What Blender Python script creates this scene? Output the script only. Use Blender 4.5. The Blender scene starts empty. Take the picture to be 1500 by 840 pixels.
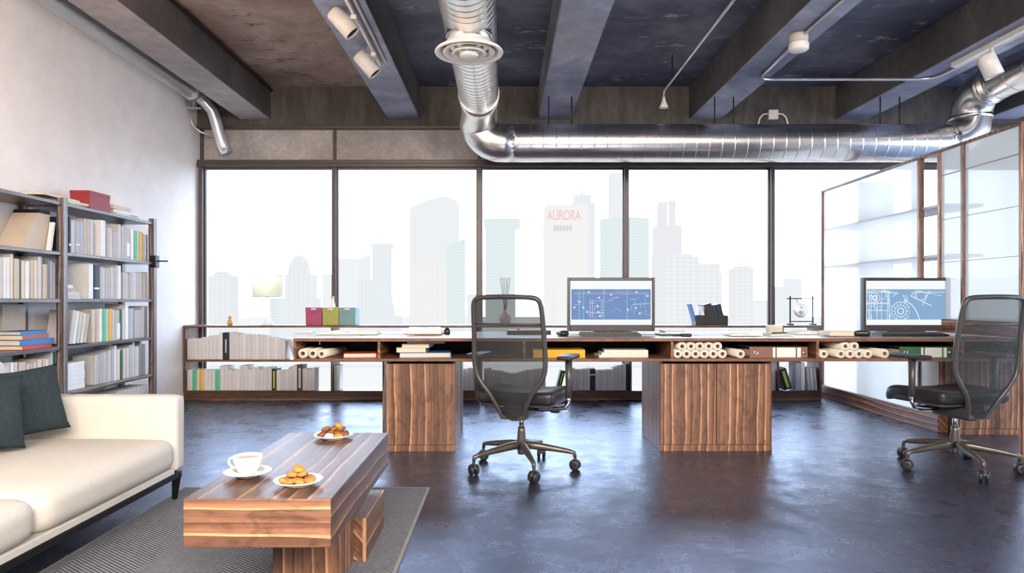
import bpy, bmesh, math, random
from mathutils import Vector, Matrix, noise as mnoise
random.seed(7)
S = bpy.context.scene
COL = S.collection
PI = math.pi
VX, VY, F = 738.0, 440.0, 1000.0          # vanishing point and focal length in photo pixels
EYE = 1.0
R = math.radians

def P(px, py, Y):                           # photo pixel at depth Y -> world point
    return Vector(((px - VX) * Y / F, Y, EYE - (py - VY) * Y / F))

# ------------------------------------------------------------------ mesh builder
class MB:
    def __init__(self):
        self.bm = bmesh.new()
    def _fin(self, faces, mi, smooth):
        for f in faces:
            f.material_index = mi
            f.smooth = smooth
    def box(self, x0, x1, y0, y1, z0, z1, mi=0, bev=0.0, seg=2, M=None):
        t = bmesh.new()
        bmesh.ops.create_cube(t, size=1)
        for v in t.verts:
            v.co = Vector((x0 + (v.co.x + .5) * (x1 - x0), y0 + (v.co.y + .5) * (y1 - y0), z0 + (v.co.z + .5) * (z1 - z0)))
        if bev > 0:
            bmesh.ops.bevel(t, geom=list(t.edges), offset=bev, segments=seg, profile=.5, affect='EDGES')
        self.merge(t, mi, False, M)
        return self
    def merge(self, t, mi, smooth, M=None):
        if M is not None:
            t.transform(M)
        vm = {}
        for v in t.verts:
            vm[v] = self.bm.verts.new(v.co)
        for f in t.faces:
            try:
                nf = self.bm.faces.new([vm[v] for v in f.verts])
            except ValueError:
                continue
            nf.material_index = mi if mi is not None else f.material_index
            nf.smooth = smooth
        t.free()
    def rbox(self, c, size, r, n=10, mi=0, M=None, fn=None):
        t = bmesh.new()
        bmesh.ops.create_cube(t, size=1)
        bmesh.ops.subdivide_edges(t, edges=list(t.edges), cuts=n, use_grid_fill=True)
        hs = [s / 2 for s in size]
        for v in t.verts:
            p = [0, 0, 0]
            for i in range(3):
                a = v.co[i] * 2
                a = math.sin(a * PI / 2) * .5 + a * .5      # denser near edges
                p[i] = a * hs[i]
            q = [max(-(hs[i] - r), min(hs[i] - r, p[i])) for i in range(3)]
            d = Vector(p) - Vector(q)
            if d.length > 1e-9:
                m = max(abs(x) for x in d)
                d = d.normalized() * r * min(1, m / r)
            co = Vector(q) + d
            if fn:
                co = fn(co, Vector((p[0] / hs[0], p[1] / hs[1], p[2] / hs[2])))
            v.co = co + Vector(c)
        self.merge(t, mi, True, M)
        return self
    def tube(self, pts, r, seg=12, mi=0, caps=True, closed=False, smooth=True):
        pts = [Vector(p) for p in pts]
        n = len(pts)
        rs = r if isinstance(r, (list, tuple)) else [r] * n
        tang = []
        for i in range(n):
            if closed:
                a, b = pts[i - 1], pts[(i + 1) % n]
            else:
                a, b = pts[max(0, i - 1)], pts[min(n - 1, i + 1)]
            d = b - a
            tang.append(d.normalized() if d.length > 1e-9 else (tang[-1] if tang else Vector((0, 0, 1))))
        up = Vector((0, 0, 1)) if abs(tang[0].z) < .9 else Vector((1, 0, 0))
        u = tang[0].cross(up).normalized()
        rings = []
        for i in range(n):
            if i:
                ax = tang[i - 1].cross(tang[i])
                if ax.length > 1e-8:
                    u = Matrix.Rotation(tang[i - 1].angle(tang[i]), 3, ax.normalized()) @ u
            w = tang[i].cross(u).normalized()
            rings.append([self.bm.verts.new(pts[i] + (u * math.cos(2 * PI * k / seg) + w * math.sin(2 * PI * k / seg)) * rs[i]) for k in range(seg)])
        fs = []
        rng = range(n) if closed else range(n - 1)
        for i in rng:
            A, B = rings[i], rings[(i + 1) % n]
            for k in range(seg):
                fs.append(self.bm.faces.new((A[k], A[(k + 1) % seg], B[(k + 1) % seg], B[k])))
        self._fin(fs, mi, smooth)
        if caps and not closed:
            c = [self.bm.faces.new(rings[0][::-1]), self.bm.faces.new(rings[-1])]
            self._fin(c, mi, False)
        return self
    def cyl(self, p0, p1, r0, r1=None, seg=20, mi=0, caps=True):
        return self.tube([p0, p1], [r0, r0 if r1 is None else r1], seg, mi, caps)
    def lathe(self, prof, c=(0, 0, 0), seg=32, mi=0, M=None):
        t = bmesh.new()
        rings = []
        for (r, z) in prof:
            if r < 1e-6:
                rings.append([t.verts.new((0, 0, z))])
            else:
                rings.append([t.verts.new((r * math.cos(2 * PI * k / seg), r * math.sin(2 * PI * k / seg), z)) for k in range(seg)])
        for A, B in zip(rings, rings[1:]):
            for k in range(seg):
                k2 = (k + 1) % seg
                if len(A) == 1 and len(B) == 1:
                    continue
                if len(A) == 1:
                    t.faces.new((A[0], B[k2], B[k]))
                elif len(B) == 1:
                    t.faces.new((A[k], A[k2], B[0]))
                else:
                    t.faces.new((A[k], A[k2], B[k2], B[k]))
        T = Matrix.Translation(c)
        self.merge(t, mi, True, T @ M if M is not None else T)
        return self
    def prism(self, poly, axis, a, b, mi=0):
        # poly of 2D points extruded along axis between a and b
        def pt(p, t):
            return {'x': (t, p[0], p[1]), 'y': (p[0], t, p[1]), 'z': (p[0], p[1], t)}[axis]
        A = [self.bm.verts.new(pt(p, a)) for p in poly]
        B = [self.bm.verts.new(pt(p, b)) for p in poly]
        n = len(poly)
        fs = [self.bm.faces.new(A[::-1]), self.bm.faces.new(B)]
        for i in range(n):
            fs.append(self.bm.faces.new((A[i], A[(i + 1) % n], B[(i + 1) % n], B[i])))
        self._fin(fs, mi, False)
        return self
    def quad(self, a, b, c, d, mi=0):
        f = self.bm.faces.new([self.bm.verts.new(p) for p in (a, b, c, d)])
        self._fin([f], mi, False)
        return self
    def build(self, name, mats, parent=None, loc=(0, 0, 0), rot=(0, 0, 0)):
        bmesh.ops.recalc_face_normals(self.bm, faces=list(self.bm.faces))
        me = bpy.data.meshes.new(name)
        self.bm.to_mesh(me)
        self.bm.free()
        for m in (mats if isinstance(mats, (list, tuple)) else [mats]):
            me.materials.append(m)
        o = bpy.data.objects.new(name, me)
        COL.objects.link(o)
        o.location = loc
        o.rotation_euler = rot
        if parent is not None:
            o.parent = parent
        return o

def tag(o, label=None, cat=None, group=None, kind=None):
    if label: o['label'] = label
    if cat: o['category'] = cat
    if group: o['group'] = group
    if kind: o['kind'] = kind
    return o

def thing(name, label, cat, loc=(0, 0, 0), rz=0.0, group=None):
    o = bpy.data.objects.new(name, None)
    o.empty_display_size = .1
    COL.objects.link(o)
    o.location = loc
    o.rotation_euler = (0, 0, rz)
    return tag(o, label, cat, group)

ORD = ['first', 'second', 'third', 'fourth', 'fifth', 'sixth', 'seventh', 'eighth', 'ninth', 'tenth', 'eleventh', 'twelfth', 'thirteenth',
       'fourteenth', 'fifteenth', 'sixteenth', 'seventeenth', 'eighteenth', 'nineteenth', 'twentieth', 'twenty-first', 'twenty-second',
       'twenty-third', 'twenty-fourth', 'twenty-fifth', 'twenty-sixth', 'twenty-seventh', 'twenty-eighth', 'twenty-ninth', 'thirtieth',
       'thirty-first', 'thirty-second', 'thirty-third', 'thirty-fourth', 'thirty-fifth', 'thirty-sixth', 'thirty-seventh', 'thirty-eighth']

# ------------------------------------------------------------------ materials
def nt_new(name):
    m = bpy.data.materials.new(name)
    m.use_nodes = True
    nt = m.node_tree
    nt.nodes.clear()
    out = nt.nodes.new('ShaderNodeOutputMaterial')
    return m, nt, out

def N(nt, t, **kw):
    n = nt.nodes.new('ShaderNode' + t)
    for k, v in kw.items():
        if k.startswith('i_'):
            n.inputs[k[2:].replace('_', ' ')].default_value = v
        else:
            setattr(n, k, v)
    return n

def ramp(nt, stops, interp='LINEAR'):
    r = N(nt, 'ValToRGB')
    r.color_ramp.interpolation = interp
    el = r.color_ramp.elements
    while len(el) < len(stops):
        el.new(.5)
    for e, (p, c) in zip(el, stops):
        e.position = p
        e.color = (c[0], c[1], c[2], 1) if not isinstance(c, (int, float)) else (c, c, c, 1)
    return r

def c4(c):
    return (c[0], c[1], c[2], 1)

def simple(name, col, rough=.5, metal=0., var=.06, scale=20., spec=.5, coat=0., bump=0.0):
    m, nt, out = nt_new(name)
    b = N(nt, 'BsdfPrincipled')
    tc = N(nt, 'TexCoord')
    no = N(nt, 'TexNoise', i_Scale=scale, i_Detail=4.)
    nt.links.new(tc.outputs['Object'], no.inputs['Vector'])
    lo = tuple(max(0, x * (1 - var)) for x in col)
    hi = tuple(min(1, x * (1 + var)) for x in col)
    r = ramp(nt, [(.3, lo), (.7, hi)])
    nt.links.new(no.outputs['Fac'], r.inputs['Fac'])
    nt.links.new(r.outputs['Color'], b.inputs['Base Color'])
    b.inputs['Roughness'].default_value = rough
    b.inputs['Metallic'].default_value = metal
    b.inputs['Specular IOR Level'].default_value = spec
    b.inputs['Coat Weight'].default_value = coat
    if bump:
        bp = N(nt, 'Bump', i_Strength=bump, i_Distance=.01)
        nt.links.new(no.outputs['Fac'], bp.inputs['Height'])
        nt.links.new(bp.outputs['Normal'], b.inputs['Normal'])
    nt.links.new(b.outputs['BSDF'], out.inputs['Surface'])
    return m

def emis(name, col, st=1.0):
    m, nt, out = nt_new(name)
    e = N(nt, 'Emission')
    e.inputs['Color'].default_value = c4(col)
    e.inputs['Strength'].default_value = st
    nt.links.new(e.outputs['Emission'], out.inputs['Surface'])
    return m

def walnut(name, grain='y', rough=.35, gain=1.0, freq=1.0, tint=(1, 1, 1), plank=.048):
    """strip-built walnut: each strip runs along the grain, with a pale sapwood edge and dark figure"""
    m, nt, out = nt_new(name)
    b = N(nt, 'BsdfPrincipled')
    tc = N(nt, 'TexCoord')
    def mth(op, a, bb=None, cc=None):
        k = N(nt, 'Math', operation=op)
        for i, v in enumerate((a, bb, cc)):
            if v is None: continue
            if isinstance(v, (int, float)): k.inputs[i].default_value = v
            else: nt.links.new(v, k.inputs[i])
        return k.outputs[0]
    def mp(across, along):
        s = {'x': (along, across, across), 'y': (across, along, across), 'z': (across, across, along)}[grain]
        k = N(nt, 'Mapping')
        k.inputs['Scale'].default_value = s
        nt.links.new(tc.outputs['Object'], k.inputs['Vector'])
        return k
    sx = N(nt, 'SeparateXYZ'); nt.links.new(tc.outputs['Object'], sx.inputs['Vector'])
    A, B = {'x': ('Y', 'Z'), 'y': ('X', 'Z'), 'z': ('X', 'Y')}[grain]
    kw = mp(5 * freq, 1.1)
    nw = N(nt, 'TexNoise', i_Scale=1.0, i_Detail=2.)
    nt.links.new(kw.outputs['Vector'], nw.inputs['Vector'])
    p = mth('MULTIPLY', mth('ADD', sx.outputs[A], sx.outputs[B]), freq / plank)
    p = mth('ADD', p, mth('MULTIPLY', nw.outputs['Fac'], 1.6))
    p = mth('ADD', p, 40.3)
    idx = mth('FLOOR', p)
    fr = mth('FRACT', p)
    wn = N(nt, 'TexWhiteNoise', noise_dimensions='1D')
    nt.links.new(idx, wn.inputs['W'])
    def g(c):
        return tuple(min(1, x * gain * t) for x, t in zip(c, tint))
    r1 = ramp(nt, [(0, g((.42, .21, .105))), (.05, g((.62, .345, .17))), (.13, g((.50, .26, .13))), (.22, g((.27, .132, .076))), (.55, g((.22, .105, .06))), (.80, g((.15, .070, .042))), (.93, g((.105, .048, .030))), (1, g((.20, .095, .055)))])
    nt.links.new(fr, r1.inputs['Fac'])
    # not every strip has sapwood: blend towards plain brown with a per-strip random
    plain = ramp(nt, [(0, g((.095, .045, .028))), (.5, g((.18, .088, .053))), (1, g((.27, .135, .08)))])
    nt.links.new(wn.outputs['Value'], plain.inputs['Fac'])
    sel = ramp(nt, [(.36, .15), (.46, 1.)])
    wn2 = N(nt, 'TexWhiteNoise', noise_dimensions='1D')
    nt.links.new(mth('ADD', idx, 17.7), wn2.inputs['W'])
    nt.links.new(wn2.outputs['Value'], sel.inputs['Fac'])
    m0 = N(nt, 'MixRGB')
    nt.links.new(sel.outputs['Color'], m0.inputs['Fac'])
    nt.links.new(plain.outputs['Color'], m0.inputs['Color1'])
    nt.links.new(r1.outputs['Color'], m0.inputs['Color2'])
    k2 = mp(85 * freq, 2.6 * freq)
    n2 = N(nt, 'TexNoise', i_Scale=1.0, i_Detail=5., i_Roughness=.7)
    nt.links.new(k2.outputs['Vector'], n2.inputs['Vector'])
    r2 = ramp(nt, [(.32, .52), (.6, 1.15)])
    nt.links.new(n2.outputs['Fac'], r2.inputs['Fac'])
    mx = N(nt, 'MixRGB', blend_type='MULTIPLY')
    mx.inputs['Fac'].default_value = .85
    nt.links.new(m0.outputs['Color'], mx.inputs['Color1'])
    nt.links.new(r2.outputs['Color'], mx.inputs['Color2'])
    k3 = mp(16 * freq, 7 * freq)
    n3 = N(nt, 'TexNoise', i_Scale=1.0, i_Detail=5., i_Roughness=.65, i_Distortion=1.5)
    nt.links.new(k3.outputs['Vector'], n3.inputs['Vector'])
    r3 = ramp(nt, [(.36, .50), (.52, 1.05)])
    nt.links.new(n3.outputs['Fac'], r3.inputs['Fac'])
    mx2 = N(nt, 'MixRGB', blend_type='MULTIPLY')
    mx2.inputs['Fac'].default_value = .7
    nt.links.new(mx.outputs['Color'], mx2.inputs['Color1'])
    nt.links.new(r3.outputs['Color'], mx2.inputs['Color2'])
    nt.links.new(mx2.outputs['Color'], b.inputs['Base Color'])
    b.inputs['Roughness'].default_value = rough
    bp = N(nt, 'Bump', i_Strength=.12, i_Distance=.002)
    nt.links.new(n2.outputs['Fac'], bp.inputs['Height'])
    nt.links.new(bp.outputs['Normal'], b.inputs['Normal'])
    nt.links.new(b.outputs['BSDF'], out.inputs['Surface'])
    return m

def concrete(name, stops, scale=1.2, rough=.6, stretch=(1, 1, 1), patch=None, spec=.4, bump=.25):
    m, nt, out = nt_new(name)
    b = N(nt, 'BsdfPrincipled')
    tc = N(nt, 'TexCoord')
    k = N(nt, 'Mapping')
    k.inputs['Scale'].default_value = stretch
    nt.links.new(tc.outputs['Object'], k.inputs['Vector'])
    n1 = N(nt, 'TexNoise', i_Scale=scale, i_Detail=9., i_Roughness=.68, i_Distortion=.4)
    nt.links.new(k.outputs['Vector'], n1.inputs['Vector'])
    r1 = ramp(nt, stops)
    nt.links.new(n1.outputs['Fac'], r1.inputs['Fac'])
    col = r1.outputs['Color']
    n2 = N(nt, 'TexNoise', i_Scale=scale * 9, i_Detail=6., i_Roughness=.7)
    nt.links.new(k.outputs['Vector'], n2.inputs['Vector'])
    if patch:                                  # (colour, threshold)
        r2 = ramp(nt, [(patch[1], 0.), (min(1, patch[1] + .05), 1.)])
        n3 = N(nt, 'TexNoise', i_Scale=scale * 2.3, i_Detail=8., i_Roughness=.75)
        k3 = N(nt, 'Mapping')
        k3.inputs['Location'].default_value = (3.1, 7.7, 1.3)
        k3.inputs['Scale'].default_value = (1, 2.2, 1)
        nt.links.new(k.outputs['Vector'], k3.inputs['Vector'])
        nt.links.new(k3.outputs['Vector'], n3.inputs['Vector'])
        nt.links.new(n3.outputs['Fac'], r2.inputs['Fac'])
        mx = N(nt, 'MixRGB')
        nt.links.new(r2.outputs['Color'], mx.inputs['Fac'])
        nt.links.new(col, mx.inputs['Color1'])
        mx.inputs['Color2'].default_value = c4(patch[0])
        col = mx.outputs['Color']
    r4 = ramp(nt, [(.3, .75 if bump > .1 else .92), (.7, 1.12 if bump > .1 else 1.04)])
    nt.links.new(n2.outputs['Fac'], r4.inputs['Fac'])
    mm = N(nt, 'MixRGB', blend_type='MULTIPLY')
    mm.inputs['Fac'].default_value = .8
    nt.links.new(col, mm.inputs['Color1'])
    nt.links.new(r4.outputs['Color'], mm.inputs['Color2'])
    nt.links.new(mm.outputs['Color'], b.inputs['Base Color'])
    b.inputs['Roughness'].default_value = rough
    b.inputs['Specular IOR Level'].default_value = spec
    bp = N(nt, 'Bump', i_Strength=bump, i_Distance=.01)
    nt.links.new(n2.outputs['Fac'], bp.inputs['Height'])
    nt.links.new(bp.outputs['Normal'], b.inputs['Normal'])
    nt.links.new(b.outputs['BSDF'], out.inputs['Surface'])
    return m

M = {}
M['wal_y'] = walnut('walnut_along_y', 'y', .34, 1.1)
M['wal_x'] = walnut('walnut_along_x', 'x', .34, 1.1)
M['wal_z'] = walnut('walnut_along_z', 'z', .42, 1.12)
M['wal_case'] = walnut('walnut_bookcase', 'y', .3, .95, 1.2, (.62, .92, 1.5))
M['wal_case_z'] = walnut('walnut_bookcase_upright', 'z', .3, 1.0, 1.2, (.62, .92, 1.55))
M['wal_low'] = walnut('walnut_low_shelf', 'x', .4, .62)
M['wal_low_z'] = walnut('walnut_low_shelf_upright', 'z', .4, .62)
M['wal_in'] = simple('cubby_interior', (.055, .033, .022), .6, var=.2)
M['slab'] = concrete('ceiling_concrete_blue_lit', [(.34, (.035, .042, .080)), (.5, (.075, .085, .14)), (.64, (.16, .165, .22))], 1.3, .5, patch=((.33, .32, .33), .59))  # blue sky bounce off the floor is mixed into the base colour
M['slab_warm'] = concrete('ceiling_concrete_warm_lit', [(.34, (.19, .125, .095)), (.5, (.32, .23, .195)), (.64, (.45, .345, .31))], 1.2, .65, patch=((.10, .08, .08), .58))  # warm light on this bay is put into the concrete colour
M['beam'] = concrete('soffit_concrete_blue_lit', [(.34, (.075, .09, .16)), (.5, (.165, .19, .31)), (.64, (.31, .33, .46))], 1.6, .36, patch=((.38, .36, .36), .62), spec=.8)  # soffit colour carries the blue floor reflection
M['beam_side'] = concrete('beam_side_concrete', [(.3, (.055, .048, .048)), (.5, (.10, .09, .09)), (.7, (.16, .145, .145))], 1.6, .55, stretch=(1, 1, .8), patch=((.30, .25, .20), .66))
M['beam_pale'] = concrete('beam_pale_concrete', [(.3, (.20, .19, .20)), (.5, (.30, .29, .30)), (.7, (.38, .37, .38))], 1.4, .5)
M['beam_warm'] = concrete('soffit_concrete_warm_lit', [(.3, (.24, .215, .22)), (.5, (.36, .325, .33)), (.7, (.46, .42, .425))], 1.2, .5, patch=((.20, .19, .21), .62))  # leftmost soffit, paler and pinker in colour for the warm light on it
M['downstand'] = concrete('board_marked_concrete', [(.3, (.050, .042, .036)), (.5, (.085, .073, .064)), (.7, (.13, .115, .10))], 2.6, .7, stretch=(3, 3, .8))
M['header'] = concrete('header_concrete', [(.3, (.27, .245, .24)), (.5, (.38, .35, .34)), (.7, (.50, .465, .45))], 2.5, .6)
M['plaster'] = concrete('plaster', [(.25, (.80, .76, .76)), (.5, (.86, .82, .815)), (.75, (.90, .865, .855))], .7, .7, patch=((.80, .80, .83), .60), spec=.25, bump=.04)
M['frame'] = simple('window_frame_metal', (.085, .07, .065), .42, .4)
M['white_wall'] = simple('white_paint', (.7, .7, .7), .8)
M['frame_thin'] = walnut('partition_frame_walnut', 'z', .35, .9)

def floor_mat():
    m, nt, out = nt_new('polished_concrete_floor')
    b = N(nt, 'BsdfPrincipled')
    tc = N(nt, 'TexCoord')
    n1 = N(nt, 'TexNoise', i_Scale=.9, i_Detail=9., i_Roughness=.66, i_Distortion=.5)
    nt.links.new(tc.outputs['Object'], n1.inputs['Vector'])
    r1 = ramp(nt, [(.3, (.010, .008, .013)), (.55, (.024, .020, .032)), (.75, (.055, .050, .072))])
    nt.links.new(n1.outputs['Fac'], r1.inputs['Fac'])
    nt.links.new(r1.outputs['Color'], b.inputs['Base Color'])
    n2 = N(nt, 'TexNoise', i_Scale=4.2, i_Detail=12., i_Roughness=.74, i_Distortion=.15)
    nt.links.new(tc.outputs['Object'], n2.inputs['Vector'])
    r2 = ramp(nt, [(.34, .20), (.5, .30), (.64, .44)])
    nt.links.new(n2.outputs['Fac'], r2.inputs['Fac'])
    nt.links.new(r2.outputs['Color'], b.inputs['Roughness'])
    b.inputs['Specular IOR Level'].default_value = 1.0
    b.inputs['Specular Tint'].default_value = (.64, .74, 1.0, 1)
    b.inputs['IOR'].default_value = 2.05
    n4 = N(nt, 'TexNoise', i_Scale=22., i_Detail=9., i_Roughness=.72)
    nt.links.new(tc.outputs['Object'], n4.inputs['Vector'])
    ad = N(nt, 'Math', operation='MULTIPLY_ADD')
    nt.links.new(n4.outputs['Fac'], ad.inputs[0]); ad.inputs[1].default_value = .8
    n5 = N(nt, 'TexNoise', i_Scale=6., i_Detail=6., i_Roughness=.6)
    nt.links.new(tc.outputs['Object'], n5.inputs['Vector'])
    nt.links.new(n5.outputs['Fac'], ad.inputs[2])
    bp = N(nt, 'Bump', i_Strength=.22, i_Distance=.010)
    nt.links.new(ad.outputs[0], bp.inputs['Height'])
    nt.links.new(bp.outputs['Normal'], b.inputs['Normal'])
    nt.links.new(b.outputs['BSDF'], out.inputs['Surface'])
    return m
M['floor'] = floor_mat()

def facing_fac(nt, k=.55, p=3.5, lo=.0):
    lw = N(nt, 'LayerWeight'); lw.inputs['Blend'].default_value = .5
    a = N(nt, 'Math', operation='POWER'); nt.links.new(lw.outputs['Facing'], a.inputs[0]); a.inputs[1].default_value = p
    b = N(nt, 'Math', operation='MULTIPLY_ADD'); nt.links.new(a.outputs[0], b.inputs[0]); b.inputs[1].default_value = k; b.inputs[2].default_value = lo
    return b.outputs[0]

def glass_mat(name, tint=(1, 1, 1), gl=.06):
    m, nt, out = nt_new(name)
    t = N(nt, 'BsdfTransparent')
    t.inputs['Color'].default_value = c4(tint)
    g = N(nt, 'BsdfGlossy')
    g.inputs['Roughness'].default_value = .02
    mx = N(nt, 'MixShader')
    nt.links.new(facing_fac(nt, .4, 4, .0), mx.inputs['Fac'])
    nt.links.new(t.outputs['BSDF'], mx.inputs[1])
    nt.links.new(g.outputs['BSDF'], mx.inputs[2])
    nt.links.new(mx.outputs['Shader'], out.inputs['Surface'])
    return m
M['glass'] = glass_mat('window_glass', (.97, .985, 1))

def frosted(name, col, transp=.0, transl=.55, rough=.25):
    m, nt, out = nt_new(name)
    d = N(nt, 'BsdfDiffuse'); d.inputs['Color'].default_value = c4(col)
    t = N(nt, 'BsdfTranslucent'); t.inputs['Color'].default_value = c4(col)
    mx = N(nt, 'MixShader'); mx.inputs['Fac'].default_value = transl
    nt.links.new(d.outputs['BSDF'], mx.inputs[1]); nt.links.new(t.outputs['BSDF'], mx.inputs[2])
    tr = N(nt, 'BsdfTransparent'); tr.inputs['Color'].default_value = c4(col)
    mt = N(nt, 'MixShader'); mt.inputs['Fac'].default_value = transp
    nt.links.new(mx.outputs['Shader'], mt.inputs[1]); nt.links.new(tr.outputs['BSDF'], mt.inputs[2])
    g = N(nt, 'BsdfGlossy'); g.inputs['Roughness'].default_value = rough
    m2 = N(nt, 'MixShader')
    nt.links.new(facing_fac(nt, .35, 4, .02), m2.inputs['Fac'])
    nt.links.new(mt.outputs['Shader'], m2.inputs[1]); nt.links.new(g.outputs['BSDF'], m2.inputs[2])
    nt.links.new(m2.outputs['Shader'], out.inputs['Surface'])
    return m
M['frost_w'] = frosted('white_frosted_glass', (.90, .86, .80), .16, .85)
M['frost_g'] = frosted('grey_frosted_glass', (.60, .565, .51), .10, .8, .1)

def mesh_fabric(name, col, transp):
    m, nt, out = nt_new(name)
    p = N(nt, 'BsdfPrincipled')
    p.inputs['Base Color'].default_value = c4(col); p.inputs['Roughness'].default_value = .6
    tr = N(nt, 'BsdfTransparent')
    tr.inputs['Color'].default_value = (.93, .95, .95, 1)
    mx = N(nt, 'MixShader'); mx.inputs['Fac'].default_value = transp
    nt.links.new(p.outputs['BSDF'], mx.inputs[1]); nt.links.new(tr.outputs['BSDF'], mx.inputs[2])
    nt.links.new(mx.outputs['Shader'], out.inputs['Surface'])
    return m
M['mesh'] = mesh_fabric('chair_mesh', (.03, .032, .034), .32)

M['duct'] = simple('galvanised_duct', (.74, .72, .70), .27, 1.0, .08, 6)
M['duct_d'] = simple('duct_seam', (.45, .44, .44), .35, 1.0, .08, 6)
M['pipe'] = simple('satin_pipe', (.86, .88, .92), .30, .75, .05, 6)
M['chrome'] = simple('chrome', (.75, .73, .72), .15, 1.0)
M['conduit'] = simple('conduit_metal', (.62, .62, .64), .3, .9)
M['white_metal'] = simple('white_lacquer', (.80, .77, .72), .35)
M['dark_in'] = simple('spot_interior', (.05, .035, .02), .5)
M['black'] = simple('black_plastic', (.022, .022, .024), .38)
M['black_leather'] = simple('black_leather', (.018, .018, .02), .38, bump=.1, scale=60)
M['char'] = simple('charcoal_plastic', (.05, .048, .045), .35)
M['taupe'] = simple('dark_taupe_metal', (.13, .115, .095), .32, .6)
M['sofa'] = simple('cream_upholstery', (.70, .665, .60), .8, var=.03, scale=60, spec=.2, bump=.05)
M['pillow'] = simple('dark_grey_fabric', (.036, .050, .056), .9, var=.15, scale=60, spec=.1)
M['blackmetal'] = simple('black_metal', (.012, .012, .014), .35, .5)
M['ceramic'] = simple('white_ceramic', (.83, .80, .76), .15, coat=.5, var=.01)
M['coffee'] = simple('milky_coffee', (.45, .26, .14), .3)
M['cookie'] = simple('golden_biscuit', (.50, .24, .06), .7, var=.3, scale=60, bump=.3)
M['cookie_b'] = simple('brown_biscuit', (.26, .10, .04), .6, var=.35, scale=60, bump=.3)
M['cookie_o'] = simple('orange_biscuit', (.62, .28, .05), .6, var=.25, scale=60, bump=.3)
M['paper'] = simple('paper', (.80, .76, .68), .8, var=.03)
M['paper_w'] = simple('white_paper', (.82, .82, .83), .8, var=.02)
M['roll'] = simple('cream_paper_roll', (.72, .66, .56), .7, var=.04)
M['roll_core'] = simple('roll_core', (.16, .12, .09), .7)
M['pages'] = simple('book_pages', (.70, .62, .48), .85, var=.06, scale=120)
BC = {'grey_lit': (.66, .625, .615), 'lgrey_lit': (.74, .71, .70), 'grey': (.47, .445, .44), 'lgrey': (.58, .555, .55), 'dgrey': (.25, .24, .25), 'blueg': (.42, .44, .50), 'white': (.80, .79, .78),
      'beige': (.58, .48, .38), 'cream': (.68, .61, .50), 'navy': (.015, .03, .07), 'black': (.015, .015, .018), 'green': (.10, .50, .26),
      'yellow': (.75, .42, .05), 'amber': (.78, .42, .01), 'red': (.55, .05, .04), 'blue': (.03, .20, .52), 'dblue': (.02, .09, .28), 'brown': (.22, .11, .08),
      'dbrown': (.09, .045, .03), 'lime': (.45, .55, .05), 'dgreen': (.03, .12, .06), 'redbrown': (.38, .14, .11), 'crimson': (.27, .022, .024),
      'bgreen': (.04, .13, .05)}
for k, v in BC.items():
    M['b_' + k] = simple('book_' + k, v, .55, var=.05, scale=15)
CNAME = {'grey': 'grey', 'lgrey': 'light grey', 'dgrey': 'dark grey', 'blueg': 'bluish grey', 'white': 'white', 'beige': 'beige', 'cream': 'cream',
         'navy': 'navy blue', 'black': 'black', 'green': 'green', 'yellow': 'yellow', 'amber': 'amber', 'red': 'red', 'blue': 'blue', 'dblue': 'dark blue',
         'brown': 'brown', 'dbrown': 'dark brown', 'lime': 'lime', 'dgreen': 'dark green', 'redbrown': 'reddish brown', 'crimson': 'crimson', 'bgreen': 'green'}
M['magenta'] = simple('magenta_card', (.42, .07, .16), .5)
M['olive'] = simple('olive_card', (.40, .40, .09), .5)
M['teal'] = simple('teal_card', (.20, .35, .36), .5)
M['orange'] = simple('orange_glaze', (.65, .35, .08), .4)
M['pinkball'] = simple('rose_ceramic', (.45, .36, .34), .5)
M['shade'] = frosted('lamp_shade', (.70, .655, .50), .10, .8, .5)
M['stem'] = frosted('pale_stem', (.85, .82, .80), .45, .6, .2)
M['bluefolder'] = simple('blue_folder', (.06, .16, .45), .5)

def rug_mat():
    m, nt, out = nt_new('herringbone_rug')
    b = N(nt, 'BsdfPrincipled')
    tc = N(nt, 'TexCoord')
    sx = N(nt, 'SeparateXYZ')
    nt.links.new(tc.outputs['Object'], sx.inputs['Vector'])
    # zig-zag: |fract(x*k)-.5| offsets the stripe phase in y
    def mth(op, a, bb=None):
        k = N(nt, 'Math', operation=op)
        for i, v in enumerate((a, bb)):
            if v is None: continue
            if isinstance(v, (int, float)): k.inputs[i].default_value = v
            else: nt.links.new(v, k.inputs[i])
        return k.outputs[0]
    fr = mth('PINGPONG', sx.outputs['X'], .30)
    ph = mth('ADD', sx.outputs['Y'], mth('MULTIPLY', fr, .75))
    w = mth('SINE', mth('MULTIPLY', ph, 2 * PI / .017))
    no = N(nt, 'TexNoise', i_Scale=55., i_Detail=3.)
    nt.links.new(tc.outputs['Object'], no.inputs['Vector'])
    w2 = mth('ADD', mth('MULTIPLY', w, .5), mth('ADD', .5, mth('MULTIPLY', mth('SUBTRACT', no.outputs['Fac'], .5), .9)))
    r = ramp(nt, [(.3, (.075, .08, .095)), (.7, (.31, .32, .35))])
    nt.links.new(w2, r.inputs['Fac'])
    nt.links.new(r.outputs['Color'], b.inputs['Base Color'])
    b.inputs['Roughness'].default_value = .9
    b.inputs['Specular IOR Level'].default_value = .15
    bp = N(nt, 'Bump', i_Strength=.3, i_Distance=.004)
    nt.links.new(w2, bp.inputs['Height'])
    nt.links.new(bp.outputs['Normal'], b.inputs['Normal'])
    nt.links.new(b.outputs['BSDF'], out.inputs['Surface'])
    return m
M['rug'] = rug_mat()
M['rug_edge'] = simple('rug_binding', (.30, .29, .28), .9)

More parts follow.
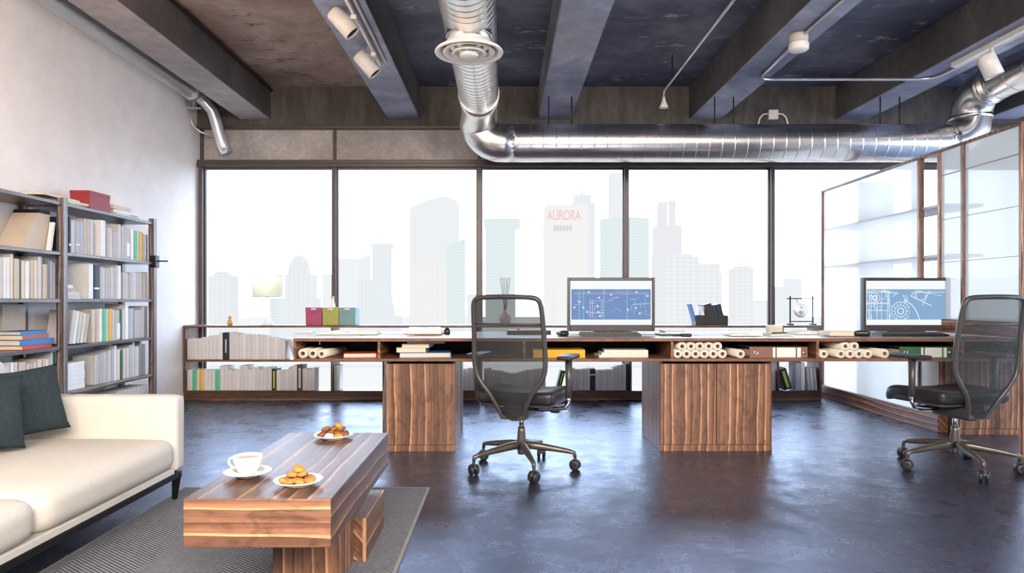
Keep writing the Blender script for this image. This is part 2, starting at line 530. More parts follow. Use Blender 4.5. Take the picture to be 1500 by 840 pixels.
# ================================================================== SETTING
XL, YW, ZC = -3.2, 7.14, 3.23
XR, YB = 6.6, -3.6
def struct(name, mb, mats, **kw):
    o = mb.build(name, mats, **kw)
    return tag(o, kind='structure')

struct('floor', MB().box(XL - .2, XR + .2, YB - .2, YW + .25, -.1, 0), M['floor'])
struct('wall_left', MB().box(XL - .2, XL, YB - .2, YW + .25, 0, ZC), M['plaster'])
struct('wall_back', MB().box(XL, XR, YB - .2, YB, 0, ZC), M['white_wall'])
# right wall: solid piers with a broad glazed opening, beyond the frame
w = MB()
w.box(XR, XR + .2, YB - .2, YW + .25, 0, .5)
w.box(XR, XR + .2, YB - .2, YW + .25, 2.5, ZC)
w.box(XR, XR + .2, YB - .2, 1.0, .5, 2.5)
w.box(XR, XR + .2, 6.6, YW + .25, .5, 2.5)
struct('wall_right', w, M['white_wall'])
# ceiling: slab, with warm light coloured into the bay between the two left beams
c = MB()
c.box(XL - .2, -2.6, YB - .2, YW + .25, ZC, ZC + .2, 0)
c.box(-2.6, -1.0, YB - .2, YW + .25, ZC, ZC + .2, 1)
c.box(-1.0, XR + .2, YB - .2, YW + .25, ZC, ZC + .2, 0)
struct('ceiling', c, [M['slab'], M['slab_warm']])
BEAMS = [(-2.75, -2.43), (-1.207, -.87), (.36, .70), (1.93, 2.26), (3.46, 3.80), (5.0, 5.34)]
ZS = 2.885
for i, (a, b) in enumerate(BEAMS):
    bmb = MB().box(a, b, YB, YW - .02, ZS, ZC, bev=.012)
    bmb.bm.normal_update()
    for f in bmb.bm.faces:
        f.material_index = 0 if f.normal.z < -.5 else 1  # undersides get the colours with reflected light in them
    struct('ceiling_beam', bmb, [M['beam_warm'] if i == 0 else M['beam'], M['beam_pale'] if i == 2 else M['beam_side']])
struct('trim_1', MB().box(XL, XR, YW - .02, YW + .2, 2.82, ZC), M['downstand'])   # concrete downstand over the glazing
# conduit pipe lying in the corner of slab and first beam
# ---- window wall
ZH = 2.39
MX = [-3.16, -1.77, -.257, 1.278, 2.806, 4.33, 5.86]
fd0, fd1 = YW - .01, YW + .09
t = MB()
t.box(XL, XR, fd0 - .03, fd1, 2.785, 2.82, bev=.004)
t.box(XL, XR, fd0 - .03, fd1, ZH, ZH + .035, bev=.004)
t.box(XL, XR, fd0 - .015, fd1, ZH + .035, ZH + .075, bev=.004)
t.box(XL, XR, fd0, fd1, .0, .06, bev=.004)
struct('trim_2', t, M['frame'])
for i, x in enumerate(MX):
    struct('window_mullion', MB().box(x - .02, x + .02, fd0 - .02, fd1, .06, ZH, bev=.004).box(x - .015, x + .015, fd0 - .005, fd1, ZH + .075, 2.785, bev=.003), M['frame'])
for i in range(6):
    a, b = MX[i] + .02, MX[i + 1] - .02
    f = MB()
    for (x0, x1, z0, z1) in ((a, a + .015, .06, ZH), (b - .015, b, .06, ZH), (a + .015, b - .015, .06, .085), (a + .015, b - .015, ZH - .02, ZH)):
        f.box(x0, x1, YW + .015, YW + .05, z0, z1)
    o = struct('window_%d' % (i + 1), f, M['frame'])
    MB().quad((a + .014, YW + .033, .08), (b - .014, YW + .033, .08), (b - .014, YW + .033, ZH - .015), (a + .014, YW + .033, ZH - .015)).build('pane', M['glass'], o)
    MB().box(a - .006, b + .006, YW + .02, YW + .08, ZH + .07, 2.79).build('header_panel', M['header'], o)
# glazing of the opening in the right wall
f = MB()
for (y0, y1, z0, z1) in ((1.0, 6.6, .5, .55), (1.0, 6.6, 2.45, 2.5), (1.0, 1.05, .55, 2.45), (6.55, 6.6, .55, 2.45), (2.83, 2.88, .55, 2.45), (4.7, 4.75, .55, 2.45)):
    f.box(XR + .05, XR + .12, y0, y1, z0, z1)
o = struct('window_7', f, M['frame'])
MB().quad((XR + .083, 1.02, .52), (XR + .083, 6.58, .52), (XR + .083, 6.58, 2.48), (XR + .083, 1.02, 2.48)).build('pane', M['glass'], o)

# ================================================================== VENTILATION DUCT
def arc(c, r, a0, a1, u, v, n=10):
    c, u, v = Vector(c), Vector(u), Vector(v)
    return [c + u * r * math.cos(a0 + (a1 - a0) * i / n) + v * r * math.sin(a0 + (a1 - a0) * i / n) for i in range(n + 1)]

def ribbed(path, r, pitch, mb, seg=28, rib=.004, ribw=.005):
    # resample the polyline and raise a thin seam every pitch metres
    L = [0]
    for a, b in zip(path, path[1:]):
        L.append(L[-1] + (Vector(b) - Vector(a)).length)
    def at(s):
        for i in range(len(path) - 1):
            if s <= L[i + 1] or i == len(path) - 2:
                k = (s - L[i]) / max(1e-9, L[i + 1] - L[i])
                return Vector(path[i]).lerp(Vector(path[i + 1]), k)
    stops = [(l, r) for l in L]
    s = pitch / 2
    while s < L[-1] - ribw * 2:
        stops += [(s - ribw * 1.6, r), (s - ribw, r), (s - ribw * .5, r + rib), (s + ribw * .5, r + rib), (s + ribw, r), (s + ribw * 1.6, r)]
        s += pitch
    stops.sort()
    out = []
    for q in stops:
        if out and q[0] - out[-1][0] < 5e-4: continue
        out.append(q)
    mb.tube([at(q[0]) for q in out], [q[1] for q in out], seg)

duct = thing('ventilation_duct', 'silver round ventilation duct hanging along the top of the window wall', 'duct', (0, 0, 0))
DX, DZ, HY, HZ, DR = -.21, 2.73, 6.3, 2.45, .172
mb = MB(); ribbed([Vector((DX, y, DZ)) for y in (-1.5, 1.5, 4.0, 5.75)], .165, .075, mb, rib=.002, ribw=.004)
mb.build('duct_pipe', M['duct'], duct)
mb = MB()
elb = [Vector((DX, 5.70, DZ)), Vector((DX, 5.9, DZ))] + arc((DX, 5.98, DZ - .30), .30, PI / 2, .15, (0, 1, 0), (0, 0, 1), 8)[1:]
el2 = [Vector((DX - .03, HY, 2.66))] + arc((DX + .17, HY, 2.65), .20, PI, 1.5 * PI, (1, 0, 0), (0, 0, 1), 12)
path = [Vector((DX, 5.72, DZ)), Vector((DX, 5.85, DZ - .01)), Vector((DX - .005, 5.98, DZ - .02)), Vector((DX - .012, 6.1, DZ - .05)), Vector((DX - .02, 6.2, DZ - .09)), Vector((DX - .028, 6.26, DZ - .13))] 
path += arc((DX + .19, HY, 2.60), .22, PI, 1.5 * PI, (1, 0, 0), (0, 0, 1), 12)
path = [Vector((p.x, p.y, p.z)) for p in path]
sh = HZ - path[-1].z
for k, p in enumerate(path):
    if k >= 3: p.z += sh * min(1, (k - 2) / 6)
path.append(Vector((DX + .30, HY, HZ)))
mb.tube(path, DR, 28)
mb.cyl(Vector((DX, 5.70, DZ)), Vector((DX, 5.725, DZ)), DR + .002, seg=28)
mb.build('duct_elbow', M['duct'], duct)
mb = MB(); ribbed([Vector((DX + .28, HY, HZ)), Vector((2.0, HY, HZ)), Vector((4.12, HY, HZ))], DR, .115, mb, rib=.0013, ribw=.0035)
mb.build('duct_pipe', M['duct'], duct)
mb = MB()
RE = .225
p2 = [Vector((4.05, HY, HZ))] + arc((4.08, HY, HZ + RE), RE, 1.5 * PI, 2 * PI, (1, 0, 0), (0, 0, 1), 12)
p2 += arc((4.08 + RE, HY - RE, HZ + RE + .01), RE, 0, PI / 2, (0, 1, 0), (0, 0, 1), 12) + [Vector((4.305, HY - .30, HZ + 2 * RE + .01))]
mb.tube(p2, [DR] * 2 + [.170] * (len(p2) - 2), 32)
mb.cyl(Vector((4.305, HY, HZ + RE - .01)), Vector((4.305, HY, HZ + RE + .02)), .176, seg=32)
mb.cyl(Vector((4.305, HY - .25, HZ + 2 * RE + .01)), Vector((4.305, HY - .29, HZ + 2 * RE + .01)), .175, seg=32)
mb.build('duct_elbow', M['duct'], duct)
mb = MB(); ribbed([Vector((4.305, HY - .28, HZ + .46)), Vector((4.305, 3.5, HZ + .46)), Vector((4.305, -1, HZ + .46))], .158, .22, mb, rib=.0025)
mb.build('duct_pipe', M['duct'], duct)
# branch with round diffuser
DYF, DZF = 4.12, 2.50
mb = MB().cyl(Vector((DX, DYF, DZF + .02)), Vector((DX, DYF, DZ - .05)), .135, seg=28)
mb.cyl(Vector((DX, DYF, 2.585)), Vector((DX, DYF, 2.60)), .139, seg=28)
mb.build('branch_pipe', M['duct'], duct)
df = MB().lathe([(.134, .06), (.150, .035), (.200, .006), (.207, -.004), (.203, -.012), (.188, -.010), (.172, .004), (.165, .018), (.150, .030)], (DX, DYF, DZF), 48).build('diffuser', M['white_metal'], duct)
for (ro, ri_, z_) in ((.158, .118, -.004), (.106, .070, -.012), (.058, .0, -.020)):
    MB().lathe([(ro * .93, .012 + z_), (ro, .0 + z_), (ro * .985, -.006 + z_), (ri_ + (ro - ri_) * .4, z_), (ri_, .016 + z_)] if ri_ else [(ro * .93, .012 + z_), (ro, z_), (ro * .97, -.006 + z_), (0, -.010 + z_)], (DX, DYF, DZF), 48).build('ring', M['white_metal'], df)
MB().lathe([(.15, .028), (0, .028)], (DX, DYF, DZF), 32).build('dark_throat', M['char'], df)
for xs in ((.416, .63), (1.955, 2.13), (3.49, 3.67)):
    for k, x in enumerate(xs):
        yy = HY + .03
        zt = ZS if any(a < x < b for a, b in BEAMS) else ZC
        MB().cyl(Vector((x, yy, HZ + DR - .01)), Vector((x, yy, zt)), .006, seg=8).build('hanger_rod', M['blackmetal'], duct)

# pipe along the left wall
wp = thing('wall_pipe', 'shiny silver pipe running high along the left white wall to the window', 'pipe', (0, 0, 0))
mb = MB()
mb.tube([Vector((-3.10, y, 3.08)) for y in (-1, 3, 6.75)], .088, 24)
mb.build('pipe', M['pipe'], wp)
mb = MB()
mb.tube([Vector((-3.10, 6.72, 3.08)), Vector((-3.10, 6.80, 3.08))], .094, 24)
mb.tube([Vector((-3.10, 6.78, 3.09)), Vector((-3.08, 6.86, 3.06)), Vector((-3.02, 6.92, 3.0)), Vector((-2.965, 6.95, 2.93)), Vector((-2.94, 6.96, 2.84)),
         Vector((-2.92, 6.98, 2.74)), Vector((-2.905, 7.0, 2.66)), Vector((-2.89, 7.02, 2.58)), Vector((-2.875, 7.05, 2.53))], .058, 20)
mb.build('pipe_elbow', M['pipe'], wp)
MB().box(-3.2, -3.05, 6.86, 6.89, 2.925, 2.94).cyl(Vector((-3.12, 6.875, 2.94)), Vector((-3.10, 6.82, 3.02)), .012, seg=10).build('wall_bracket', M['conduit'], wp)
mb = MB().tube([Vector((-3.18, 6.9, 2.9)), Vector((-3.17, 6.95, 2.78)), Vector((-3.1, 6.99, 2.72)), Vector((-2.95, 7.03, 2.68))], .008, 8)
mb.build('cable', M['conduit'], wp)

# ================================================================== TRACK LIGHTS
def spot(parent, att, tgt_dir, L, r, rail_z, mat=M['white_metal']):
    """spot head hung on a short arm; att = head centre"""
    c = Vector(att); d = Vector(tgt_dir).normalized()
    q = d.to_track_quat('Z', 'Y').to_matrix().to_4x4()
    T = Matrix.Translation(c) @ q
    mb = MB()
    mb.lathe([(0, -L / 2), (r * .93, -L / 2), (r, -L / 2 + .008), (r, L / 2), (r * .88, L / 2), (r * .86, L / 2 - .03)], (0, 0, 0), 28, M=T)
    h = mb.build('spot_head', mat, parent)
    mb = MB().lathe([(r * .86, L / 2 - .012), (r * .6, L / 2 - .05), (0, L / 2 - .06)], (0, 0, 0), 24, M=T)
    mb.build('reflector', M['dark_in'], h)
    return h

tl = thing('track_light', 'white spotlight track under the ceiling beam left of the duct', 'track light', (0, 0, 0))
MB().box(-.985, -.965, 2.2, 5.40, ZS - .035, ZS, bev=.003).build('rail', M['white_metal'], tl)
MB().cyl(Vector((-.93, 2.2, ZS - .012)), Vector((-.93, 5.36, ZS - .012)), .010, seg=10).build('conduit', M['white_metal'], tl)
for (px, py, Y) in ((503, 33, 4.45), (538, 94, 5.12), (462, -30, 3.85)):
    c0 = P(px, py, Y)
    a0 = Vector((-.975, Y + .02, ZS - .035))
    h = spot(tl, c0, (.62, .1, -.72), .185, .058, ZS)
    MB().box(-.995, -.955, a0.y - .05, a0.y + .05, ZS - .06, ZS - .033, bev=.004).tube([Vector((-.975, a0.y, ZS - .055)), Vector((-.985, a0.y, c0.z + .03)), Vector((c0.x, c0.y, c0.z))], .013, 10).build('spot_arm', M['white_metal'], tl)

tr = thing('track_light', 'white spotlight track under the ceiling beam at the far right', 'track light', (0, 0, 0))
MB().box(3.55, 3.59, 3.0, 5.42, ZS - .04, ZS, bev=.003).build('rail', M['white_metal'], tr)
c0 = P(1450, 97, 5.0)
spot(tr, c0, (.36, -.1, -.93), .165, .062, ZS)
MB().tube([Vector((3.57, 5.0, ZS - .04)), Vector((3.59, 5.0, ZS - .10)), Vector((c0.x, c0.y, c0.z + .02))], .014, 10).build('spot_arm', M['white_metal'], tr)

# round ceiling lamp on the fourth beam
cl = thing('ceiling_lamp', 'small round white lamp under the ceiling beam right of centre', 'lamp', (2.09, 4.84, ZS))
MB().lathe([(0, 0), (.062, 0), (.064, -.01), (.064, -.07), (.0, -.07)], seg=32).build('housing', simple('lamp_housing', (.5, .45, .38), .4), cl)
MB().lathe([(.066, -.066), (.069, -.075), (.069, -.105), (.055, -.118), (0, -.122)], seg=32).build('diffuser', M['white_metal'], cl)
# conduit loop between two beams
cd = thing('conduit', 'thin white conduit looping from the round ceiling lamp to the right beam', 'conduit', (0, 0, 0))
zc = ZS - .014
pts = [Vector((2.11, 2.2, zc)), Vector((2.11, 4.775, zc))]
MB().tube(pts, .012, 10).build('conduit_run', M['conduit'], cd)
pts = [Vector((2.12, 4.91, zc)), Vector((2.15, 5.66, zc)), Vector((2.165, 5.73, zc)), Vector((2.20, 5.77, zc)), Vector((2.26, 5.78, zc)), Vector((3.48, 5.78, zc))]
pts += [Vector((3.56, 5.77, zc)), Vector((3.61, 5.74, zc)), Vector((3.635, 5.68, zc)), Vector((3.64, 5.6, zc)), Vector((3.64, 2.5, zc))]
MB().tube(pts, .012, 10).build('conduit_run', M['conduit'], cd)
tag(MB().tube([Vector((-2.415, y, ZC - .045)) for y in (-1, 3, YW - .03)], .014, 8).build('ceiling_conduit', M['blackmetal']), 'dark thin conduit along the top edge of the leftmost beam', 'conduit')
# hanging bell sensor on its conduit
bs = thing('bell_lamp', 'small white bell lamp at the end of a straight ceiling conduit', 'lamp', (0, 0, 0))
e = Vector((1.525, 6.5, 2.98))
MB().tube([Vector((1.53, 2.0, 3.0)), Vector((1.53, 6.42, 3.0)), Vector((1.527, 6.48, 2.995)), e, e + Vector((0, .005, -.06))], .011, 10).build('conduit_run', M['conduit'], bs)
MB().lathe([(0, .03), (.014, .03), (.016, .0), (.03, -.035), (.042, -.07), (.038, -.072), (0, -.06)], (e.x, e.y + .005, e.z - .075), 20).build('bell_shade', M['white_metal'], bs)
MB().cyl(Vector((1.53, 6.2, 3.0)), Vector((1.53, 6.2, ZC)), .005, seg=8).build('hanger_rod', M['blackmetal'], bs)
# junction box on the downstand
jb = thing('junction_box', 'small white junction box with two curved cables above the duct', 'junction box', (2.80, YW - .02, 2.93))
MB().box(-.05, .05, -.04, 0, -.05, .05, bev=.006).build('box', M['white_metal'], jb)
for s in (-1, 1):
    MB().tube([Vector((s * .05, -.02, .01)), Vector((s * .10, -.02, .005)), Vector((s * .135, -.02, -.03)), Vector((s * .15, -.02, -.08)), Vector((s * .155, -.012, -.14))], .009, 8).build('cable', M['white_metal'], jb)

# ================================================================== GLASS PARTITION (right)
XP, ZP = 3.286, 2.126
gp = thing('glass_partition', 'tall frosted glass partition with thin walnut frame on the right', 'partition', (XP, 0, 0))
def post(y, z0=0, w=.022, d=.035):
    MB().box(-.012, d, y - w / 2, y + w / 2, z0, ZP, bev=.003).build('post', M['frame_thin'], gp)
for y in (7.04, 5.40, 4.33):
    post(y, 0, .022 if y > 5.2 else .026)
post(5.15, .757)
MB().box(-.012, .035, 5.137, 5.163, .13, .598, bev=.003).build('post', M['frame_thin'], gp)
post(4.885, .86)
MB().box(-.012, .035, 4.32, 7.05, ZP - .012, ZP + .008, bev=.002).build('top_rail', M['frame_thin'], gp)
MB().box(-.02, .06, 5.14, 7.02, 0, .13, bev=.004).build('base_board', walnut('partition_base', 'y', .4, .8, 1, (1.1, .95, 1.0)), gp)
MB().quad((.008, 5.41, .13), (.008, 7.03, .13), (.008, 7.03, ZP - .01), (.008, 5.41, ZP - .01)).build('frosted_panel', M['frost_w'], gp)
MB().quad((.008, 4.90, .86), (.008, 5.14, .86), (.008, 5.14, ZP - .01), (.008, 4.90, ZP - .01)).build('glass_panel', M['frost_g'], gp)
MB().quad((.008, 4.34, .86), (.008, 4.87, .86), (.008, 4.87, ZP - .01), (.008, 4.34, ZP - .01)).build('glass_panel', M['frost_g'], gp)
MB().box(.004, .012, 5.165, 5.388, .13, .595).build('frosted_panel', M['frost_w'], gp)
MB().box(-.02, .05, 4.345, 5.137, .757, .86, bev=.003).build('lower_board', M['wal_y'], gp)
for z in (1.62, 1.99):
    pass
for (zA) in (1.33, 1.71):
    MB().box(.02, .34, 5.16, 7.0, zA, zA + .022).build('shelf', simple('pale_shelf', (.55, .55, .62), .5), gp)
for y in (6.35,):
    MB().box(.02, .34, y, y + .02, .13, ZP - .02).build('shelf_divider', M['white_wall'], gp)
MB().box(.0, .003, 4.34, 5.14, 1.93, 1.938).box(.0, .003, 4.34, 5.14, 1.60, 1.604).box(.0, .003, 4.34, 5.14, 1.28, 1.284).build('glazing_joint', simple('joint', (.28, .24, .22), .5), gp)

# ================================================================== LOW WINDOW SHELF
ZT = .748
YS0, YS1 = 6.80, 7.09
ws = thing('low_bookshelf', 'long low walnut bookshelf under the windows', 'bookshelf', (0, 0, 0))
xa, xb = -3.195, 3.17
MB().box(xa, xb, YS0, YS1, ZT - .022, ZT, bev=.003).build('top_board', M['wal_low'], ws)
MB().box(xa, xb, YS0 + .004, YS1, .385, .405, bev=.002).build('shelf_board', M['wal_low'], ws)
MB().box(xa, xb, YS0 + .004, YS1, .075, .095, bev=.002).build('shelf_board', M['wal_low'], ws)
MB().box(xa, xb, YS0 + .01, YS1, .0, .075, bev=.002).build('plinth', M['wal_low'], ws)
UPX = [268, 486, 704, 924, 1140, 1204]
UP = [(p - VX) * YS0 / F for p in UPX]
UP[0] = xa + .012; UP[-1] = xb - .012
for x in UP:
    MB().box(x - .011, x + .011, YS0, YS1 - .002, .095, ZT - .022, bev=.002).build('upright', M['wal_low_z'], ws)

# ------------------------------------------------------------------ books
def book_mesh(mb, t, h, d, mi_c=0, mi_p=1):
    """upright book: x thickness (0..t), y depth (0 spine .. d), z height"""
    b = .0028
    mb.box(0, b, .002, d, 0, h, mi_c)
    mb.box(t - b, t, .002, d, 0, h, mi_c)
    # rounded spine
    n = 5
    poly = []
    for i in range(n + 1):
        a = PI * i / n
        poly.append((t / 2 - math.cos(a) * t / 2, .004 - math.sin(a) * min(.006, t * .2)))
    mb.prism(poly + [(t, .006), (0, .006)], 'z', 0, h, mi_c)
    mb.box(b, t - b, .006, d - .006, .004, h - .004, mi_p)

def spine_band(mb, t, h, z0, z1, mi, fr=1.0):
    k = (1 - fr) * t / 2
    mb.box(.001 + k, t - .001 - k, -.0035, .003, z0, z1, mi)

def place_book(label, col, base, t, h, d, axis, lean=0., group=None, band=None, name='book'):
    """axis 'x': row runs along X, spine to -Y.  axis 'y': row runs along +Y, spine to +X."""
    mb = MB()
    book_mesh(mb, t, h, d)
    mats = [M['b_' + col], M['pages']]
    if band:
        z0, z1, bc = band[:3]
        spine_band(mb, t, h, z0 * h, z1 * h, 2, band[3] if len(band) > 3 else 1.0)
        mats.append(M['b_' + bc])
    rz = 0 if axis == 'x' else PI / 2
    base = Vector(base) + Vector((0, 0, .001))
    if lean > 0: base.z += t * math.sin(lean)
    # lean: rotate about the lower edge around local y, so the top tips along the row
    o = mb.build(name, mats, None, base)
    o.rotation_mode = 'XYZ'
    o.rotation_euler = (Matrix.Rotation(rz, 3, 'Z') @ Matrix.Rotation(lean, 3, 'Y')).to_euler()
    return tag(o, label, 'book', group)

def row_books(spec, axis, Z, rowname, group, front, hdef=(.19, .235), depth=.16):
    """spec items: (px0, px1, colour[, opts]) left to right in the photo"""
    for i, it in enumerate(spec):
        px0, px1, col = it[:3]
        op = it[3] if len(it) > 3 else {}
        if axis == 'y':
            a = front * F / (px0 - VX); b = front * F / (px1 - VX)
        else:
            a = (px0 - VX) * front / F; b = (px1 - VX) * front / F
        t = abs(b - a) - .0008
        h = op.get('h', random.uniform(*hdef))
        lean = op.get('lean', 0)
        t = op.get('t', t)
        if axis == 'x': col_b = {'grey': 'grey_lit', 'lgrey': 'lgrey_lit'}.get(col, col)  # paler copies of the greys make up for missing light on this shelf
        else: col_b = col
        lb = '%s book, %s from the left %s' % (op.get('desc', CNAME[col]), ORD[i], rowname)
        z = Z + .0008
        st = 0
        if axis == 'y':
            base = Vector((front, a + st, z))
            if lean > 0: pass
            if lean < 0: base.y = a
        else:
            base = Vector((a, front, z))
        if lean < 0:                        # tips to the left: keep the right lower corner on the board
            base.z += t * math.sin(-lean) * 0
            base.z += 0
        place_book(lb, col_b, base, t, h, op.get('d', depth), axis, lean, group, op.get('band'))

def fill(px0, px1, w0, w1, cols, **kw):
    out = []
    x = px0
    while x < px1 - w0 * .6:
        w = min(random.uniform(w0, w1), px1 - x)
        if px1 - (x + w) < w0 * .6: w = px1 - x
        out.append((x, x + w, random.choice(cols), dict(kw)))
        x += w
    return out
G3 = ['grey', 'grey', 'lgrey', 'grey']
# upper row of the low shelf, first bay (all grey, one dark tall, the last ones leaning)
FR = 6.825
sp = []
x = 274
hs = [.205, .205, .205, .208, .22, .225, .235, .24, .24]
ws_ = [5, 5, 5, 6, 5, 5, 6, 5, 5]
for h_, w_ in zip(hs, ws_):
    sp.append((x, x + w_, 'grey', dict(h=h_))); x += w_
sp.append((x, x + 5, 'lgrey', dict(h=.265))); x += 5
sp.append((x, x + 10, 'black', dict(h=.268, band=(.25, .75, 'lgrey', .22), desc='tall black'))); x += 10
for h_, w_ in zip([.27, .265, .25, .25, .245, .24, .245, .24, .235, .228, .22, .21, .205, .2], [5, 8, 6, 5, 7, 6, 6, 5, 5, 6, 6, 6, 5, 6]):
    sp.append((x, x + w_, random.choice(['grey', 'grey', 'lgrey']), dict(h=h_))); x += w_
row_books(sp, 'x', .405, 'in the upper row of the low window shelf', 'books in the upper row of the low window shelf', FR)
place_book('grey leaning book at the right end of the upper row beside the desk', 'grey', Vector(((x + 2 - VX) * FR / F + .075, FR, .405)), .035, .20, .16, 'x', -.35, 'books in the upper row of the low window shelf')
# lower row first bay
sp = []
x = 274
def add(w_, c_, h_=.205, **k):
    global x
    sp.append((x, x + w_, c_, dict(h=h_, **k))); x += w_
for w_, c_ in zip([8, 6, 4, 6, 6, 5, 6, 7], ['grey', 'green', 'grey', 'yellow', 'grey', 'grey', 'grey', 'green']):
    add(w_, c_, .205)
for w_, h_ in zip([6, 6, 5, 6, 6, 5, 7, 5, 6, 5, 6, 6, 7], [.245, .245, .21, .2, .205, .245, .25, .21, .225, .23, .21, .225, .23]):
    add(w_, random.choice(G3), h_)
add(7, 'black', .215, band=(.1, .9, 'lime', .38), desc='black and lime')
for w_, h_ in zip([6, 6, 6, 6, 6], [.2, .2, .205, .23, .25]):
    add(w_, random.choice(G3), h_)
add(8, 'dbrown', .255, band=(.1, .88, 'lgrey', .45), desc='dark brown')
for w_, h_ in zip([7, 6, 5], [.215, .21, .22]):
    add(w_, random.choice(G3), h_)
row_books(sp, 'x', .095, 'in the lower row under the left window', 'books in the lower row of the low window shelf', FR)
for px_ in (489, 494):
    pass
row_books([(489.3, 492.7, 'blueg', dict(h=.25)), (493, 497, 'lgrey', dict(h=.25))], 'x', .095, 'just right of the upright behind the desk', 'books right of the upright behind the desk', FR)
# second bay right end, third bay (seen beside and through the chair)
sp = fill(655, 699, 5, 7, G3)
row_books(sp, 'x', .095, 'between left pedestal and chair', 'books between left pedestal and chair', FR, (.20, .23))
sp = []
x = 709
for h_ in [.21, .215, .2, .195, .19, .18, .17, .165, .17, .18, .19, .2, .2, .205, .21, .215]:
    add(random.uniform(5, 6.5), random.choice(G3), h_)
row_books(sp, 'x', .095, 'behind the mesh back of the left chair', 'books behind the mesh back of the left chair', FR)
sp = []
x = 833
for h_ in [.205, .215, .205, .205, .21, .212]:
    add(5.2, random.choice(G3), h_)
add(8, 'navy', .215, band=(.70, .76, 'white'), desc='navy blue')
for h_ in [.195, .2, .2, .205, .205, .225, .24, .245]:
    add(5.3, random.choice(G3), h_)
row_books(sp, 'x', .095, 'in the low shelf under the left monitor', 'books under the left monitor', FR)
row_books([(914.5, 917, 'white', dict(h=.26)), (918, 921.5, 'navy', dict(h=.26))], 'x', .095, 'against the upright right of the left chair', 'books against the upright', FR)
place_book('black and lime book leaning behind the right armrest of the left chair', 'black', Vector(((815 - VX) * FR / F, FR, .10)), .045, .19, .16, 'x', .25, None, (.2, .9, 'lime', .38))
# fourth / fifth bays
row_books(fill(1126, 1136.5, 5, 6, ['dgrey', 'grey']), 'x', .095, 'just right of the wide pedestal', 'books just right of the wide pedestal', FR, (.19, .2))
place_book('black and lime book leaning left beside the wide pedestal', 'black', Vector(((1150 - VX) * FR / F, FR, .097)), .075, .21, .16, 'x', -.30, None, (.1, .9, 'lime', .38))
row_books([(1165, 1172, 'blueg', dict(h=.275)), (1172.5, 1179, 'lgrey', dict(h=.275))], 'x', .095, 'in the right end bay of the low shelf', 'binders in the right end bay', FR)
for k, (px_, c_) in enumerate(((1183.5, 'grey'), (1188.5, 'lgrey'), (1193.5, 'grey'))):
    place_book(['left', 'middle', 'right'][k] + ' of three grey books leaning at the right end of the low shelf', c_, Vector(((px_ - VX) * FR / F, FR, .097)), .03, .225, .16, 'x', -.10, 'books leaning at the right end')

# ---- things standing on the low shelf
def on_ws(px, dy=.14): return Vector(((px - VX) * (YS0 + dy) / F, YS0 + dy, ZT + .0006))
for (px, c_, nm) in ((463.5, 'magenta', 'magenta'), (488, 'olive', 'olive green'), (512, 'teal', 'teal')):
    o = thing('storage_box', '%s storage box on the low window shelf' % nm, 'box', on_ws(px, .12), 0, 'storage boxes on the window shelf')
    MB().box(-.081, .081, -.1, .1, 0, .176, bev=.003).build('box_body', M[c_], o)
    MB().box(-.083, .083, -.102, .102, .13, .179, bev=.003).build('lid', M[c_], o)
    MB().box(-.026, .026, -.105, -.101, .155, .17, bev=.001).build('label_tab', M['paper_w'], o)
o = thing('bottle', 'slim white bottle standing behind the olive storage box', 'bottle', on_ws(487, .26))
MB().lathe([(0, 0), (.026, 0), (.028, .01), (.028, .2), (.02, .225), (.016, .24), (.016, .27), (0, .27)], seg=20).build('bottle_body', M['paper_w'], o)
MB().lathe([(.018, .268), (.018, .29), (0, .29)], seg=16).build('cap', M['b_beige'], o)
o = thing('figurine', 'tiny orange figurine on the left end of the window shelf', 'figurine', on_ws(337, .12))
MB().lathe([(0, 0), (.024, 0), (.028, .02), (.024, .045), (.014, .058), (.018, .07), (.018, .082), (.01, .093), (0, .096)], seg=20).build('body', M['orange'], o)
o = thing('table_lamp', 'pale table lamp with wide cream shade against the left window', 'lamp', on_ws(392, .17))
MB().lathe([(0, 0), (.062, 0), (.058, .012), (.04, .04), (.022, .09), (.015, .14), (.013, .3), (0, .3)], seg=24).build('lamp_base', M['stem'], o)
MB().lathe([(.15, .285), (.15, .50)], seg=36).build('lamp_shade', M['shade'], o)
MB().lathe([(.151, .283), (.153, .283), (.153, .29), (.151, .29)], seg=36).lathe([(.151, .497), (.153, .497), (.153, .504), (.151, .504)], seg=36).build('shade_trim', M['b_beige'], o)
# reed diffuser
o = thing('reed_diffuser', 'round rose vase with dark reeds seen behind the left chair back', 'vase', on_ws(740, .12))
MB().lathe([(0, 0), (.03, 0), (.05, .015), (.064, .05), (.062, .085), (.045, .115), (.022, .128), (.02, .16), (.024, .165), (.016, .165), (.016, .13), (0, .128)], seg=28).build('vase', M['pinkball'], o)
for (dx, dy) in ((-.05, .0), (-.03, .015), (-.012, -.01), (.012, .012), (.03, -.01), (.05, .0)):
    MB().cyl(Vector((dx * .12, dy * .2, .13)), Vector((dx, dy, .48)), .0028, seg=6).build('reed', M['char'], o)
# desk organiser with folders
o = thing('desk_organiser', 'black desk organiser with folders on the window shelf right of the left monitor', 'organiser', on_ws(1039, .12))
for (x0, x1) in ((-.16, -.06), (-.058, .165)):
    MB().box(x0, x1, -.08, .08, 0, .10, bev=.003).build('tray', M['black'], o)
for (xx, c_, hh, tilt, ww) in ((-.155, 'bluefolder', .20, -.28, .012), (-.10, 'paper_w', .17, -.05, .035), (-.045, 'bluefolder', .19, -.28, .006), (-.025, 'black', .19, -.28, .075), (.07, 'bluefolder', .19, -.28, .006), (.09, 'black', .19, -.28, .055)):
    Mx = Matrix.Translation((xx, 0, .02)) @ Matrix.Rotation(tilt, 4, 'Y')
    MB().box(0, ww, -.07, .07, .0, hh, M=Mx).build('folder', M[c_], o)
